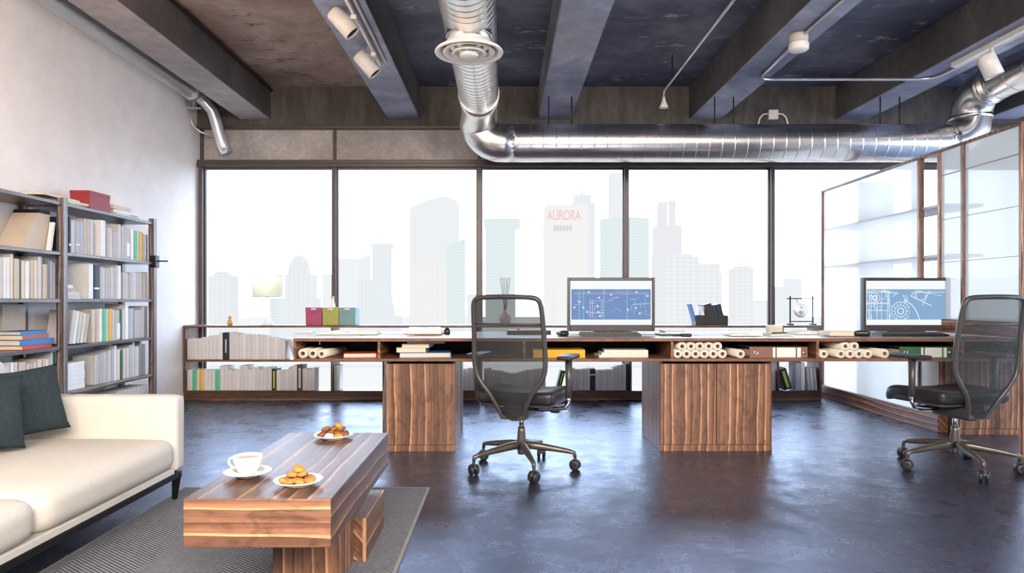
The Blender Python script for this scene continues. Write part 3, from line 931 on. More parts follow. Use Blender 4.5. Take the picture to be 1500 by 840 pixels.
# desk gong
o = thing('desk_gong', 'small silver gong hanging in a black wire stand on the window shelf', 'gong', on_ws(1174, .13))
for s in (-1, 1):
    MB().box(s * .115 - .006, s * .115 + .006, -.006, .006, .012, .295, bev=.001).build('stand_post', M['blackmetal'], o)
    MB().box(s * .115 - .012, s * .115 + .012, -.06, .06, 0, .014, bev=.002).build('foot', M['blackmetal'], o)
MB().box(-.15, .15, -.005, .005, .262, .272).build('top_bar', M['blackmetal'], o)
MB().box(-.115, .115, -.005, .005, .030, .040).build('bottom_bar', M['blackmetal'], o)
Mx = Matrix.Translation((0, 0, .15)) @ Matrix.Rotation(PI / 2, 4, 'X')
MB().lathe([(0, .016), (.02, .015), (.024, .008), (.06, .008), (.072, .004), (.076, -.01), (.072, -.012), (.066, -.004), (0, -.004)], seg=40, M=Mx).build('gong_disc', simple('satin_silver', (.72, .71, .72), .45, .6), o)
for s in (-1, 1):
    MB().cyl(Vector((s * .035, 0, .215)), Vector((s * .055, 0, .265)), .002, seg=6).build('cord', M['black'], o)

# ================================================================== DESK
DY0, DY1, DT, DB = 4.45, 5.385, .752, .600
dk = thing('desk', 'long walnut desk with open cubbies running in front of the windows', 'desk', (0, 0, 0))
x0, x1 = -1.372, 3.9
MB().box(x0, x1, DY0, DY1, DT - .022, DT, bev=.002).build('desk_top', M['wal_x'], dk)
MB().box(x0, x1, DY0, DY1, DB, DB + .018, bev=.002).build('bottom_board', M['wal_x'], dk)
MB().box(x0 + .02, x1, 5.02, 5.04, DB + .018, DT - .022).build('back_panel', M['wal_in'], dk)
divx = [x0 + .009] + [(p - VX) * DY0 / F for p in (555, 768, 985, 1198, 1411)] + [x1 - .009]
for x_ in divx:
    MB().box(x_ - .009, x_ + .009, DY0 + .003, 5.02, DB + .018, DT - .022, bev=.0015).build('divider', M['wal_y'], dk)
def pedestal(xa_, xb_, ya, yb, split=None):
    m = MB()
    m.box(xa_ + .012, xb_ - .012, ya + .02, yb, 0.0, DB - .02)
    m.build('pedestal_core', M['wal_in'], dk)
    fr = MB()
    edges = [xa_] + (split or []) + [xb_]
    for a, b in zip(edges, edges[1:]):
        fr.box(a + .002, b - .002, ya, ya + .02, .045, DB - .02, bev=.002)
    fr.build('pedestal_front', M['wal_z'], dk)
    MB().box(xa_, xa_ + .018, ya + .02, yb, .0, DB - .001, bev=.002).build('pedestal_side', M['wal_z'], dk)
    MB().box(xb_ - .018, xb_, ya + .02, yb, .0, DB - .001, bev=.002).build('pedestal_side', M['wal_z'], dk)
    MB().box(xa_, xb_, ya + .003, ya + .02, 0, .042, bev=.002).build('pedestal_plinth', M['wal_z'], dk)
pedestal(-.774, -.32, 4.50, 5.07)
pedestal(1.035, 1.773, 4.51, 5.12, [1.405])
pedestal(3.36, 3.88, 5.06, 5.38)
MB().box(-.925, -.91, 5.2, 5.38, 0, DB, bev=.002).build('leg_panel', M['wal_z'], dk)
MB().box(-.335, -.32, 5.15, 5.38, 0, DB, bev=.002).build('leg_panel', M['wal_z'], dk)

def on_dk(px, Y): return Vector(((px - VX) * Y / F, Y, DT + .0006))
ZI = DB + .0188
# paper rolls in the cubbies
def roll(px, py, r_px, y0, y1, label, dx=0., group='paper rolls in the desk'):
    r = r_px * DY0 / F
    c = P(px, py, DY0 + .02)
    L = y1 - y0
    mb = MB()
    ri = r * .46
    mb.lathe([(ri, 0), (r, 0), (r, L), (ri, L), (ri, 0)], seg=24, M=Matrix.Rotation(-PI / 2, 4, 'X'))
    # spiral sheet edge and darker core
    o = thing('paper_roll', label, 'paper roll', (c.x, y0, c.z), math.atan2(-dx, L), group)
    mb.build('rolled_sheet', M['roll'], o)
    MB().lathe([(ri * 1.0, .002), (ri * .8, .002), (ri * .8, L - .01), (ri * 1.0, L - .01), (ri, .002)], seg=16, M=Matrix.Rotation(-PI / 2, 4, 'X')).build('core', M['roll_core'], o)
    return o
RZ = lambda r_px: VY + (EYE - (ZI + r_px * DY0 / F)) / ((DY0 + .02) / F)     # pixel row of a roll resting on the cubby floor
for k, px in enumerate((993, 1006, 1019, 1032, 1045, 1058.5)):
    roll(px, RZ(6.4), 6.4, DY0 + .02, DY0 + .5, 'cream paper roll, %s from left in the lower row of the roll pyramid' % ORD[k])
for k, px in enumerate((999.5, 1012.5, 1025.5, 1038.5, 1051.5)):
    roll(px, RZ(6.4) - 11.2, 6.4, DY0 + .022, DY0 + .5, 'cream paper roll, %s from left in the upper row of the roll pyramid' % ORD[k])
roll(1085, RZ(6.4), 6.4, DY0 + .02, DY0 + .42, 'cream paper roll lying askew between the roll pyramid and the brown binder', -.02)
roll(443.5, RZ(7), 7, DY0 + .02, DY0 + .45, 'cream paper roll, leftmost in the left end cubby of the desk')
roll(458, RZ(7), 7, DY0 + .02, DY0 + .45, 'cream paper roll, middle of three in the left end cubby of the desk')
roll(471, RZ(6.4), 6.4, DY0 + .02, DY0 + .42, 'cream paper roll, right of three in the left end cubby of the desk', .05)
roll(1207, RZ(6.4), 6.4, DY0 + .02, DY0 + .46, 'cream paper roll standing apart at the left of the right cubby')
for k, px in enumerate((1232, 1245.5, 1258.5, 1271.5)):
    roll(px, RZ(6.4), 6.4, DY0 + .02, DY0 + .46, 'cream paper roll, %s from left in the lower row of the right cubby' % ORD[k])
for k, px in enumerate((1238.7, 1252)):
    roll(px, RZ(6.4) - 11.2, 6.4, DY0 + .022, DY0 + .46, 'cream paper roll on top of the right cubby stack, %s' % ['left one', 'right one'][k])
roll(1296, RZ(6.8), 6.8, DY0 + .02, DY0 + .42, 'cream paper roll lying askew left of the green binder', -.015)

def flat_book(label, col, loc, w, d, t, rz=0., spine='y-', group=None, cat='book', name='book'):
    """book lying flat: w along x (spine side at +x when spine='x+'), d along y"""
    o = thing(name, label, cat, loc, rz, group)
    c = MB()
    b = min(.003, t * .2)
    c.box(-w / 2, w / 2, -d / 2, d / 2, 0, b, bev=.0008).box(-w / 2, w / 2, -d / 2, d / 2, t - b, t, bev=.0008)
    if spine == 'x+': c.box(w / 2 - b, w / 2 + .002, -d / 2, d / 2, 0, t, bev=.001)
    elif spine == 'x-': c.box(-w / 2 - .002, -w / 2 + b, -d / 2, d / 2, 0, t, bev=.001)
    elif spine == 'y-': c.box(-w / 2, w / 2, -d / 2 - .002, -d / 2 + b, 0, t, bev=.001)
    else: c.box(-w / 2, w / 2, d / 2 - b, d / 2 + .002, 0, t, bev=.001)
    c.build('cover', M['b_' + col], o)
    e = .004
    MB().box(-w / 2 + e, w / 2 - e, -d / 2 + e, d / 2 - e, b, t - b).build('page_block', M['pages'], o)
    return o

def px_book(label, col, px0, px1, t, z, y0, d, rz=0, spine='y+', group=None):
    a = (px0 - VX) * y0 / F; b = (px1 - VX) * y0 / F
    return flat_book(label, col, ((a + b) / 2, y0 + d / 2, z), b - a, d, t, rz, spine, group)
Y0 = DY0 + .06
px_book('red and beige book lying in the left end cubby of the desk', 'red', 501, 549, .030, ZI, Y0, .17, .12, 'x+')
# stack in the second cubby
g_ = 'flat stack in the second desk cubby'
px_book('blue book at the bottom of the stack in the second desk cubby', 'blue', 583, 658, .034, ZI, Y0 + .0, .2, .10, 'x+', g_)
px_book('cream book second from the bottom in the second desk cubby stack', 'cream', 580, 624, .03, ZI + .0345, Y0 + .02, .2, 0, 'y+', g_)
px_book('yellowish book third from the bottom in the second desk cubby stack', 'cream', 589, 630, .024, ZI + .065, Y0 + .02, .2, -.05, 'y+', g_)
px_book('dark blue book on top of the stack in the second desk cubby', 'dblue', 594, 650, .018, ZI + .0895, Y0 + .03, .18, .08, 'x+', g_)
# yellow box and white stack in the third cubby
o = px_book('thick yellow book lying in the cubby behind the left chair armrest', 'amber', 781, 857, .053, ZI, Y0, .22, 0, 'y-')
for k in range(3):
    o = thing('paper_stack', 'white paper pad, %s in the stack under the left monitor' % ['lowest', 'middle one', 'topmost'][k], 'paper pad',
              ((910 + k * 3 - VX) * (Y0 + .1) / F, Y0 + .13, ZI + k * .0165), .05 - .06 * k, 'paper pads under the left monitor')
    MB().box(-.165 + .01 * k, .165 - .01 * k, -.1, .1, 0, .016, bev=.002).build('sheets', M['paper'], o)
# binders
def binder(label, col, px0, px1, z):
    y0 = DY0 + .05
    a = (px0 - VX) * y0 / F; b = (px1 - VX) * y0 / F
    w_ = b - a; h_ = .072
    o = thing('ring_binder', label, 'binder', ((a + b) / 2, y0, z))
    MB().box(-w_ / 2, w_ / 2, 0, .004, 0, h_, bev=.001).box(-w_ / 2, w_ / 2, .004, .26, 0, .004, bev=.001).box(-w_ / 2, w_ / 2, .004, .26, h_ - .004, h_, bev=.001).build('cover', M['b_' + col], o)
    MB().box(-w_ / 2 + .012, w_ / 2 - .012, .006, .24, .006, h_ - .02).build('sheets', M['pages'], o)
    MB().box(-w_ * .03, w_ * .29, -.002, .0, .004, h_ - .004).build('label_card', M['paper'], o)
    MB().box(w_ * .32, w_ * .38, -.0025, 0, .004, h_ - .004).box(-w_ * .10, -w_ * .06, -.0025, 0, .004, h_ - .004).build('label_strip', M['paper_w'], o)
    Mx = Matrix.Translation((-w_ * .39, -.001, h_ / 2)) @ Matrix.Rotation(PI / 2, 4, 'X')
    MB().lathe([(.013, 0), (.015, .003), (.011, .004), (.009, 0)], seg=20, M=Mx).build('finger_ring', M['chrome'], o)
    Mx = Matrix.Translation((w_ * .44, -.001, h_ / 2)) @ Matrix.Rotation(PI / 2, 4, 'X')
    MB().lathe([(0, .004), (.007, .003), (.010, 0)], seg=16, M=Mx).build('rivet', M['chrome'], o)
binder('brown ring binder lying on its back in the desk above the wide pedestal', 'brown', 1098, 1183, ZI)
binder('green ring binder lying in the desk cubby below the right monitor', 'bgreen', 1318, 1396, ZI)

# ------------------------------------------------------------------ monitors, keyboards, mice
scr_white = emis('screen_white', (.94, .97, 1.0), 1.0)
scr_blue1 = emis('screen_blue', (.20, .31, .56), 1.0)
scr_blue2 = emis('screen_light_blue', (.26, .43, .66), 1.0)
ln_white = emis('screen_line_white', (.85, .95, 1.0), 1.0)
ln_cyan = emis('screen_line_cyan', (.40, .72, .85), 1.0)
ln_pink = emis('screen_line_pink', (.60, .50, .72), 1.0)
def monitor(label, pxc, kind):
    Y = 5.10
    c = P(pxc, 440, Y)
    w_, zb, zt = .128 * Y / 2, P(0, 485.5, Y).z, P(0, 407, Y).z
    o = thing('monitor', label, 'monitor', (c.x, Y, DT))
    zb -= DT; zt -= DT
    bz = .022
    m = MB()
    m.box(-w_, w_, .0, .035, zb, zt, bev=.004)
    m.build('housing', M['black'], o)
    m = MB()
    lo = zb + .047
    m.box(-w_, -w_ + bz, -.012, 0, zb, zt, bev=.003).box(w_ - bz, w_, -.012, 0, zb, zt, bev=.003)
    m.box(-w_ + bz, w_ - bz, -.012, 0, zt - .024, zt, bev=.003).box(-w_ + bz, w_ - bz, -.012, 0, zb, lo, bev=.003)
    m.build('bezel', M['char'], o)
    sw, s0, s1 = w_ - bz, lo, zt - .024
    MB().box(-sw, sw, -.003, -.001, s0, s1).build('screen', scr_white, o)
    H = s1 - s0
    b0, b1 = s0 + H * .12, s1 - H * .19
    d = MB()
    dw = sw * .975
    d.box(-dw, dw, -.0036, -.003, b0, b1, 0)
    def U(u): return -dw + u * 2 * dw
    def V(v): return b0 + v * (b1 - b0)
    def line(p, q, wd=.0028, mi=1):
        a = Vector((U(p[0]), 0, V(p[1]))); b = Vector((U(q[0]), 0, V(q[1])))
        n = Vector((-(b - a).z, 0, (b - a).x)).normalized() * wd / 2
        y = Vector((0, -.0042, 0))
        d.quad(a - n + y, b - n + y, b + n + y, a + n + y, mi)
    def circ(cx, cz, r_, wd=.003, a0=0, a1=2 * PI, mi=1, n=28):
        asp = (b1 - b0) / (2 * dw)
        pts = [(cx + r_ * asp * math.cos(a0 + (a1 - a0) * i / n), cz + r_ * math.sin(a0 + (a1 - a0) * i / n)) for i in range(n + 1)]
        for p, q in zip(pts, pts[1:]): line(p, q, wd, mi)
    def dot(cx, cz, r_=.035, mi=1):
        circ(cx, cz, r_ / 2, .0055, mi=mi, n=10)
    rr = random.Random(3 if kind == 1 else 5)
    if kind == 1:
        for u in (.10, .155, .41, .70): line((u, 0), (u, 1), .003, 2)
        for v in (.88, .84): line((.03, v), (.97, v), .0025, 3)
        line((.77, .5), (.98, .53), .005, 2); line((.77, .5), (.75, .35), .003, 2); line((.93, .52), (.93, .9), .003, 2)
        for u in (.235, .265, .385): line((u, .06), (u, .66), .006, 3)
        line((.235, .62), (.41, .62), .003, 2); line((.29, .42), (.38, .42), .003, 2); line((.235, .22), (.41, .22), .003, 1)
        for k in range(44):
            u, v = rr.random(), rr.random()
            if .45 < u < .66 and v < .6: continue
            if rr.random() < .5: line((u, v), (min(1, u + rr.uniform(.02, .09)), v), .0022, rr.choice([1, 2, 2, 3]))
            else: line((u, v), (u, min(1, v + rr.uniform(.05, .2))), .0022, rr.choice([2, 2, 3]))
        for (u, v) in ((.04, .40), (.10, .58), (.15, .40), (.22, .90), (.20, .25), (.35, .72), (.33, .45), (.34, .25), (.36, .12), (.50, .82), (.71, .33), (.82, .90), (.86, .20), (.96, .78), (.81, .38)): dot(u, v, .045, 1)
        line((.50, .70), (.60, .73), .006, 3)
        circ(.57, .2, .16, .002, 0, PI, 2)
    else:
        dot(.10, .72, .16, 1); circ(.10, .72, .16, .003); circ(.10, .72, .06, .008)
        circ(.425, .28, .10, .007); circ(.425, .28, .19, .004); circ(.425, .28, .30, .004, .3, 5.6)
        for k in range(12):
            a = k * PI / 6
            line((.425 + .07 * math.cos(a), .28 + .2 * math.sin(a)), (.425 + .10 * math.cos(a), .28 + .29 * math.sin(a)), .003)
        circ(.22, -.1, 1.25 * .9, .005, 0.02, .9, n=20) if False else None
        pts = [(.49, .62), (.56, .50), (.61, .34), (.645, .16), (.66, 0)]
        for p, q in zip(pts, pts[1:]): line(p, q, .006)
        line((.455, .82), (.49, .62), .004); line((.49, .82), (.52, .62), .004); dot(.485, .62, .08)
        line((.55, .78), (.82, .45), .005); line((.70, .46), (.79, .95), .004); line((.55, .78), (.66, .95), .004)
        circ(.68, .80, .16, .004, PI, 2 * PI); circ(.68, .72, .2, .003, 0, PI); line((.56, .9), (.99, .9), .004); line((.6, .97), (.95, .78), .003)
        for u in (.03, .055, .13, .185, .26, .285): line((u, 0), (u, rr.uniform(.4, 1)), .0035)
        for v in (.52, .55, .90, .95, .30): line((0, v), (.28, v), .0035)
        for k in range(36):
            u, v = rr.uniform(0, .3), rr.uniform(0, 1)
            if rr.random() < .5: line((u, v), (min(.33, u + rr.uniform(.02, .07)), v), .003)
            else: line((u, v), (u, min(1, v + rr.uniform(.05, .2))), .003)
        line((.2, .95), (.40, .85), .004); line((.25, .8), (.28, .55), .004); line((.38, .9), (.33, .75), .004); line((.53, .05), (.53, .45), .002)
        line((.27, .9), (.29, 0), .003)
    d.build('drawing', [scr_blue1 if kind == 1 else scr_blue2, ln_white, ln_cyan, ln_pink], o)
    MB().box(-.014, .014, -.0135, -.011, zb + .018, zb + .026).build('badge', M['chrome'], o)
    MB().box(-.04, .04, .036, .06, .01, zb + .12, bev=.004).build('stand_neck', M['black'], o)
    MB().box(-.15, .15, -.06, .14, 0, .012, bev=.004).build('stand_foot', M['black'], o)
    MB().box(-.13, .13, -.02, .02, .012, zb + .002, bev=.003).build('stand_riser', M['black'], o)
    return o
monitor('black monitor on the desk showing a blue circuit-like plan, left one', 895, 1)
monitor('black monitor on the desk showing a light blue plan with arcs, right one', 1327.5, 2)

def keyboard(label, px0, px1, Y):
    a = (px0 - VX) * Y / F; b = (px1 - VX) * Y / F
    w_ = b - a; d = .135
    o = thing('keyboard', label, 'keyboard', ((a + b) / 2, Y, DT))
    MB().prism([(0, 0), (d, 0), (d, .024), (0, .013)], 'x', -w_ / 2, w_ / 2).build('keyboard_body', M['black'], o)
    k = MB()
    for r_ in range(5):
        n = 16
        for c_ in range(n):
            x_ = -w_ / 2 + .01 + c_ * (w_ - .02) / n
            y_ = .01 + r_ * (d - .02) / 5
            z_ = .013 + y_ / d * .011
            k.box(x_ + .001, x_ + (w_ - .02) / n - .001, y_ + .001, y_ + (d - .02) / 5 - .001, z_ - .001, z_ + .006)
    k.build('keys', M['char'], o)
keyboard('black keyboard on the desk in front of the left monitor', 851, 940, 4.66)
keyboard('black keyboard on the desk in front of the right monitor', 1292, 1391, 4.66)
def mouse(label, px, Y, rz=0):
    o = thing('mouse', label, 'computer mouse', on_dk(px, Y), rz)
    def fn(co, u):
        co = co.copy()
        if co.z > 0: co.z *= 1 - .25 * u.y * u.y - .2 * max(0, u.y)
        return co
    MB().rbox((0, 0, .0201), (.062, .11, .040), .018, 8, fn=fn).build('mouse_body', M['black'], o)
    MB().cyl(Vector((-.003, -.0, .034)), Vector((.003, 0, .034)), .008, seg=14).build('scroll_wheel', M['char'], o)
mouse('black computer mouse left of the left keyboard', 824, 4.72, .3)
mouse('black computer mouse left of the right keyboard', 1262, 4.72, 1.2)

# ------------------------------------------------------------------ papers on the desk
def sheet(label, px, Y, w_, d_, rz, t=.002, mat='paper_w', name='paper_sheet', cat='paper'):
    o = MB().box(-w_ / 2, w_ / 2, -d_ / 2, d_ / 2, 0, t).build(name, M[mat], None, on_dk(px, Y), (0, 0, rz))
    return tag(o, label, cat)
def open_book(label, px, Y, w_, d_, rz, col='b_cream', h=.022):
    o = thing('open_book', label, 'book', on_dk(px, Y) + Vector((0, 0, .0028)), rz)
    MB().box(-w_ / 2 - .004, w_ / 2 + .004, -d_ / 2 - .004, d_ / 2 + .004, 0, .003).build('cover', M[col], o)
    for s in (-1, 1):
        n = 8
        poly = [(0, .003)]
        for i in range(n + 1):
            u = i / n
            poly.append((s * u * w_ / 2, .004 + h * (math.sin(min(1, u * 3.2) * PI / 2) * (1 - u * .75))))
        poly.append((s * w_ / 2, .003))
        if s > 0: poly = poly[::-1]
        MB().prism(poly, 'y', -d_ / 2, d_ / 2).build('page_block', M['paper'], o)
sheet('white plan sheet lying on the left end of the desk', 478, 4.82, .50, .50, .05)
open_book('open cream magazine on the left end of the desk', 512, 4.93, .42, .26, .08, 'b_dgreen', .03)
sheet('grey tablet lying at the far left end of the desk', 446, 5.0, .13, .18, .2, .015, 'b_grey', 'tablet', 'tablet')
sheet('white plan sheet on the desk beside the pad stack', 575, 4.95, .36, .30, -.04)
g_ = 'pads stacked on the desk above the left pedestal'
for k, (w_, c_) in enumerate(((.27, 'b_redbrown'), (.25, 'paper_w'), (.23, 'paper_w'))):
    o = thing('paper_pad', ['reddish folder at the bottom of the pad stack above the left pedestal', 'white pad in the middle of the stack above the left pedestal', 'white pad on top of the stack above the left pedestal'][k], 'pad',
              Vector((on_dk(622, 4.95).x, 4.95, DT + .001 + sum((.008, .022, .02)[:k]))), .05 * k, g_)
    t_ = (.007, .0215, .0195)[k]
    MB().box(-w_ / 2, w_ / 2, -.12, .12, 0, t_ * .9, bev=.001).build('sheets', M[c_], o)
    MB().box(-w_ / 2, w_ / 2, -.12, .12, t_ * .9, t_, bev=.0005).build('cover_sheet', M['paper_w' if k else 'b_redbrown'], o)
o = thing('ink_pot', 'small black pot on the desk right of the pad stack', 'pot', on_dk(655, 5.0))
MB().lathe([(0, 0), (.02, 0), (.024, .006), (.024, .03), (.016, .036), (.014, .045), (0, .045)], seg=20).build('pot_body', M['black'], o)
MB().lathe([(.014, .043), (.016, .05), (.01, .056), (0, .056)], seg=16).build('stopper', M['char'], o)
o = thing('laptop', 'black closed laptop on the desk behind the left chair', 'laptop', on_dk(775, 5.05), -.05)
MB().box(-.16, .16, -.11, .11, 0, .014, bev=.004).build('laptop_base', M['black'], o)
MB().box(-.16, .16, -.11, .11, .015, .027, bev=.004).build('lid', M['char'], o)
o = thing('paper_pad', 'white pad lying on top of the closed laptop behind the left chair', 'pad', Vector((on_dk(783, 5.05).x, 5.07, DT + .0275)), .1)
MB().box(-.12, .12, -.09, .09, 0, .012, bev=.001).build('sheets', M['paper_w'], o)
sheet('white plan sheet under the keyboard of the left monitor', 900, 4.86, .75, .32, .0, .0015)
o = thing('graphics_tablet', 'dark graphics tablet lying right of the left keyboard', 'tablet', on_dk(984, 4.78), .04)
MB().box(-.10, .12, -.08, .08, 0, .014, bev=.004).build('tablet_body', M['char'], o)
MB().box(-.08, .08, -.06, .06, .0135, .015).build('pad', M['black'], o)
o = thing('phone', 'black phone lying beside the dark graphics tablet', 'phone', on_dk(1005, 4.70), -.2)
MB().box(-.032, .032, -.06, .06, 0, .02, bev=.006).build('phone_body', M['black'], o)
MB().box(-.028, .028, -.05, .05, .0195, .021).build('display', M['char'], o)
o = thing('notebook', 'bluish notebook lying behind the dark graphics tablet', 'notebook', on_dk(985, 4.98), .02)
MB().box(-.075, .075, -.08, .08, 0, .022, bev=.002).build('sheets', M['paper_w'], o)
MB().box(-.078, .078, -.082, .082, .022, .027, bev=.001).build('cover', M['b_blueg'], o)
sheet('white plan sheet on the desk right of the phone', 1055, 4.9, .45, .34, .1)
open_book('open book with tan pages lying above the wide pedestal', 1088, 4.72, .22, .15, .05, 'b_beige', .018)
sheet('white plan sheet left of the glass partition', 1190, 4.95, .55, .40, -.06)
o = thing('notepad', 'grey green notepad with a pen right of the open tan book', 'notepad', on_dk(1140, 4.75), .1)
MB().box(-.085, .085, -.06, .06, 0, .012, bev=.002).build('sheets', M['paper'], o)
MB().box(-.087, .087, -.062, .062, .012, .017, bev=.001).build('cover', simple('grey_green', (.28, .33, .30), .5), o)
MB().cyl(Vector((-.06, -.03, .021)), Vector((.07, .02, .021)), .004, seg=8).build('pen', M['black'], o)
o = thing('card_box', 'tan card box standing on the desk behind the grey green notepad', 'box', on_dk(1134, 5.1), .0)
MB().box(-.05, .05, -.035, .035, 0, .055, bev=.003).build('box_body', M['b_beige'], o)
MB().box(-.051, .051, -.036, .036, .045, .058, bev=.002).build('lid', M['b_cream'], o)
o = thing('desk_clamp', 'small dark clamp standing right of the tan card box', 'clamp', on_dk(1145, 5.1))
MB().box(-.008, .008, -.02, .02, 0, .06, bev=.002).box(-.02, .02, -.02, .02, 0, .006, bev=.002).build('clamp_body', M['char'], o)
open_book('thick open book with grey cover on the desk left of the right mouse', 1182, 4.95, .24, .2, .03, 'b_dgrey', .026)
px_book('beige book lying under the glass partition on the desk', 'cream', 1190, 1243, .03, DT + .001, 4.70, .2, 0, 'y+') if False else None
flat_book('beige book lying on the desk left of the right mouse', 'cream', (on_dk(1226, 4.73).x, 4.73, DT + .0035), .17, .15, .032, .03, 'x-')
sheet('white plan sheet under the right keyboard', 1345, 4.86, .60, .30, .0, .0015)

# ================================================================== BOOKCASE (left wall)
XB = -2.90; XK = -3.185
bc = thing('bookcase', 'tall open dark walnut bookcase against the left white wall', 'bookcase', (0, 0, 0))
SH = [.075, .389, .694, 1.008, 1.317, 1.645]
SHT = .0007
FY = [5.66, 4.50, 3.34, 2.18]
for y in FY:
    MB().box(XB - .035, XB + .012, y - .024, y + .024, 0, 1.675, bev=.003).build('upright', M['wal_case_z'], bc)
    MB().box(XK, XK + .035, y - .024, y + .024, 0, 1.675, bev=.003).build('upright', M['wal_case_z'], bc)
for ya, yb in ((4.524, 5.636), (3.364, 4.476), (2.204, 3.316)):
    for z in SH:
        MB().box(XK + .002, XB, ya, yb, z - .022, z, bev=.002).build('shelf', M['wal_case'], bc)
yb = FY[0]
MB().box(XB - .02, XB + .03, yb - .03, yb + .03, 1.27, 1.37, bev=.004).build('clamp', M['blackmetal'], bc)
MB().cyl(Vector((XB + .01, yb + .02, 1.325)), Vector((XB + .10, yb + .03, 1.325)), .006, seg=8).build('clamp_rod', M['blackmetal'], bc)

BXF = XB - .035                                   # spine plane
def by(px): return BXF * F / (px - VX)
gA = 'books on the bookcase right bay'
def hpx(px, y0, y1): return (y1 - y0) * by(px) / F
rowA = [(101, 104, 'navy', dict(h=.245, band=(.2, .26, 'white'))), (104.5, 110, 'lgrey', dict(h=.225)), (110.5, 117, 'blueg', dict(h=.225, band=(.26, .3, 'white'))), (117, 123, 'blueg', dict(h=.23)), (123.5, 127, 'beige', dict(h=.25)), (127.5, 132, 'grey', dict(h=.255)), (132.5, 137, 'lgrey', dict(h=.255)),
        (147, 155, 'white', dict(h=.265, d=.22, desc='large white')), (157, 160.5, 'grey', dict(h=.22)), (160.5, 165, 'lgrey', dict(h=.22)), (165.5, 169, 'grey', dict(h=.2)), (169, 173, 'grey', dict(h=.2)), (173, 177.5, 'lgrey', dict(h=.26, d=.2)),
        (178, 182, 'grey', dict(h=.25)), (182, 185.5, 'blueg', dict(h=.24)), (185.5, 190, 'grey', dict(h=.23, band=(.1, .55, 'white'))), (191.5, 196, 'white', dict(h=.245, d=.2)), (196.5, 201.5, 'green', dict(h=.235)), (201.5, 204, 'lgrey', dict(h=.23)), (204.5, 209, 'yellow', dict(h=.235)),
        (209.5, 212, 'grey', dict(h=.225)), (212.2, 214.4, 'lgrey', dict(h=.22)), (214.6, 216.9, 'dgrey', dict(h=.22))]
row_books(rowA, 'y', SH[4], 'on the top row of the bookcase right bay', gA + ' top row', BXF)
rowB = [(130, 137, 'white', dict(h=.25, d=.22, desc='large white')), (138, 145.5, 'navy', dict(h=.245, band=(.28, .33, 'white'))), (147, 151, 'grey', dict(h=.235)), (151, 154, 'lgrey', dict(h=.225)), (154.5, 158, 'blueg', dict(h=.225)), (158, 162, 'grey', dict(h=.23)), (162.5, 166, 'lgrey', dict(h=.235)), (166, 169.5, 'blueg', dict(h=.235)), (170, 173.5, 'lgrey', dict(h=.25)), (173.5, 177.5, 'white', dict(h=.255)),
        (180, 184, 'grey', dict(h=.205)), (184, 187.5, 'lgrey', dict(h=.2)), (188, 190, 'grey', dict(h=.195))] + fill(190.5, 209, 3.5, 4.6, G3, h=.21) + [(210, 213, 'beige', dict(h=.205)), (213.5, 216.9, 'grey', dict(h=.22))]
row_books(rowB, 'y', SH[3], 'on the second row of the bookcase right bay', gA + ' second row', BXF)
rowC = [(134, 140, 'beige', dict(h=.235)), (146, 150, 'white', dict(h=.24, d=.2)), (150.5, 156, 'green', dict(h=.24)), (156, 159, 'lgrey', dict(h=.24)), (159.5, 164.5, 'yellow', dict(h=.24)), (165, 168, 'lgrey', dict(h=.235)), (168.5, 171, 'grey', dict(h=.23)), (171, 175.5, 'grey', dict(h=.23, band=(.05, .55, 'white'))), (176, 179, 'dgreen', dict(h=.235)),
        (179.5, 183, 'lgrey', dict(h=.235)), (183.5, 188.5, 'white', dict(h=.275)), (189, 196, 'blueg', dict(h=.24))] + fill(197, 208, 3.4, 4.4, G3, h=.225) + [(208, 212, 'grey', dict(h=.25)), (212.5, 216.5, 'dgrey', dict(h=.255))]
row_books(rowC, 'y', SH[2], 'on the third row of the bookcase right bay', gA + ' third row', BXF)
for k, (px_, c_, ln) in enumerate(((105.5, 'lgrey', .21), (111, 'white', .208), (116.5, 'lgrey', .206), (122, 'cream', .204), (127, 'grey', .20))):
    place_book('%s leaning book, %s of five tilted on the third row of the bookcase' % (CNAME[c_], ORD[k]), c_, Vector((BXF, by(px_) - .035, SH[2] + .003)), .034, .235 - .008 * k, .16, 'y', ln, 'leaning books on the third row')
rowD = [(139, 142, 'lgrey', dict(h=.21)), (142, 146, 'grey', dict(h=.215)), (146.5, 149.5, 'blueg', dict(h=.22)), (149.5, 153, 'blueg', dict(h=.225)), (153, 156, 'lgrey', dict(h=.225)), (156.5, 159, 'grey', dict(h=.22)), (159, 163, 'lgrey', dict(h=.235)), (163.5, 168, 'blueg', dict(h=.24)), (168, 171, 'white', dict(h=.265)), (171.5, 176, 'cream', dict(h=.235)), (176.5, 180, 'dgreen', dict(h=.22)),
        (180.5, 185, 'lgrey', dict(h=.235)), (185.5, 189, 'cream', dict(h=.24)), (189, 194, 'blueg', dict(h=.255)), (194, 197.5, 'lgrey', dict(h=.275)), (198, 204, 'lgrey', dict(h=.24)), (204.5, 208, 'dgrey', dict(h=.274)), (208.5, 213, 'dgrey', dict(h=.25))]
row_books(rowD, 'y', SH[1], 'on the fourth row of the bookcase right bay', gA + ' fourth row', BXF)
rowE = fill(100, 150, 5, 7, ['lgrey', 'grey', 'white'], h=.20) + [(153, 160, 'dgrey', dict(h=.23))] + fill(170, 215, 4, 6, G3, h=.23)
row_books(rowE, 'y', SH[0], 'on the bottom row of the bookcase right bay', gA + ' bottom row', BXF)
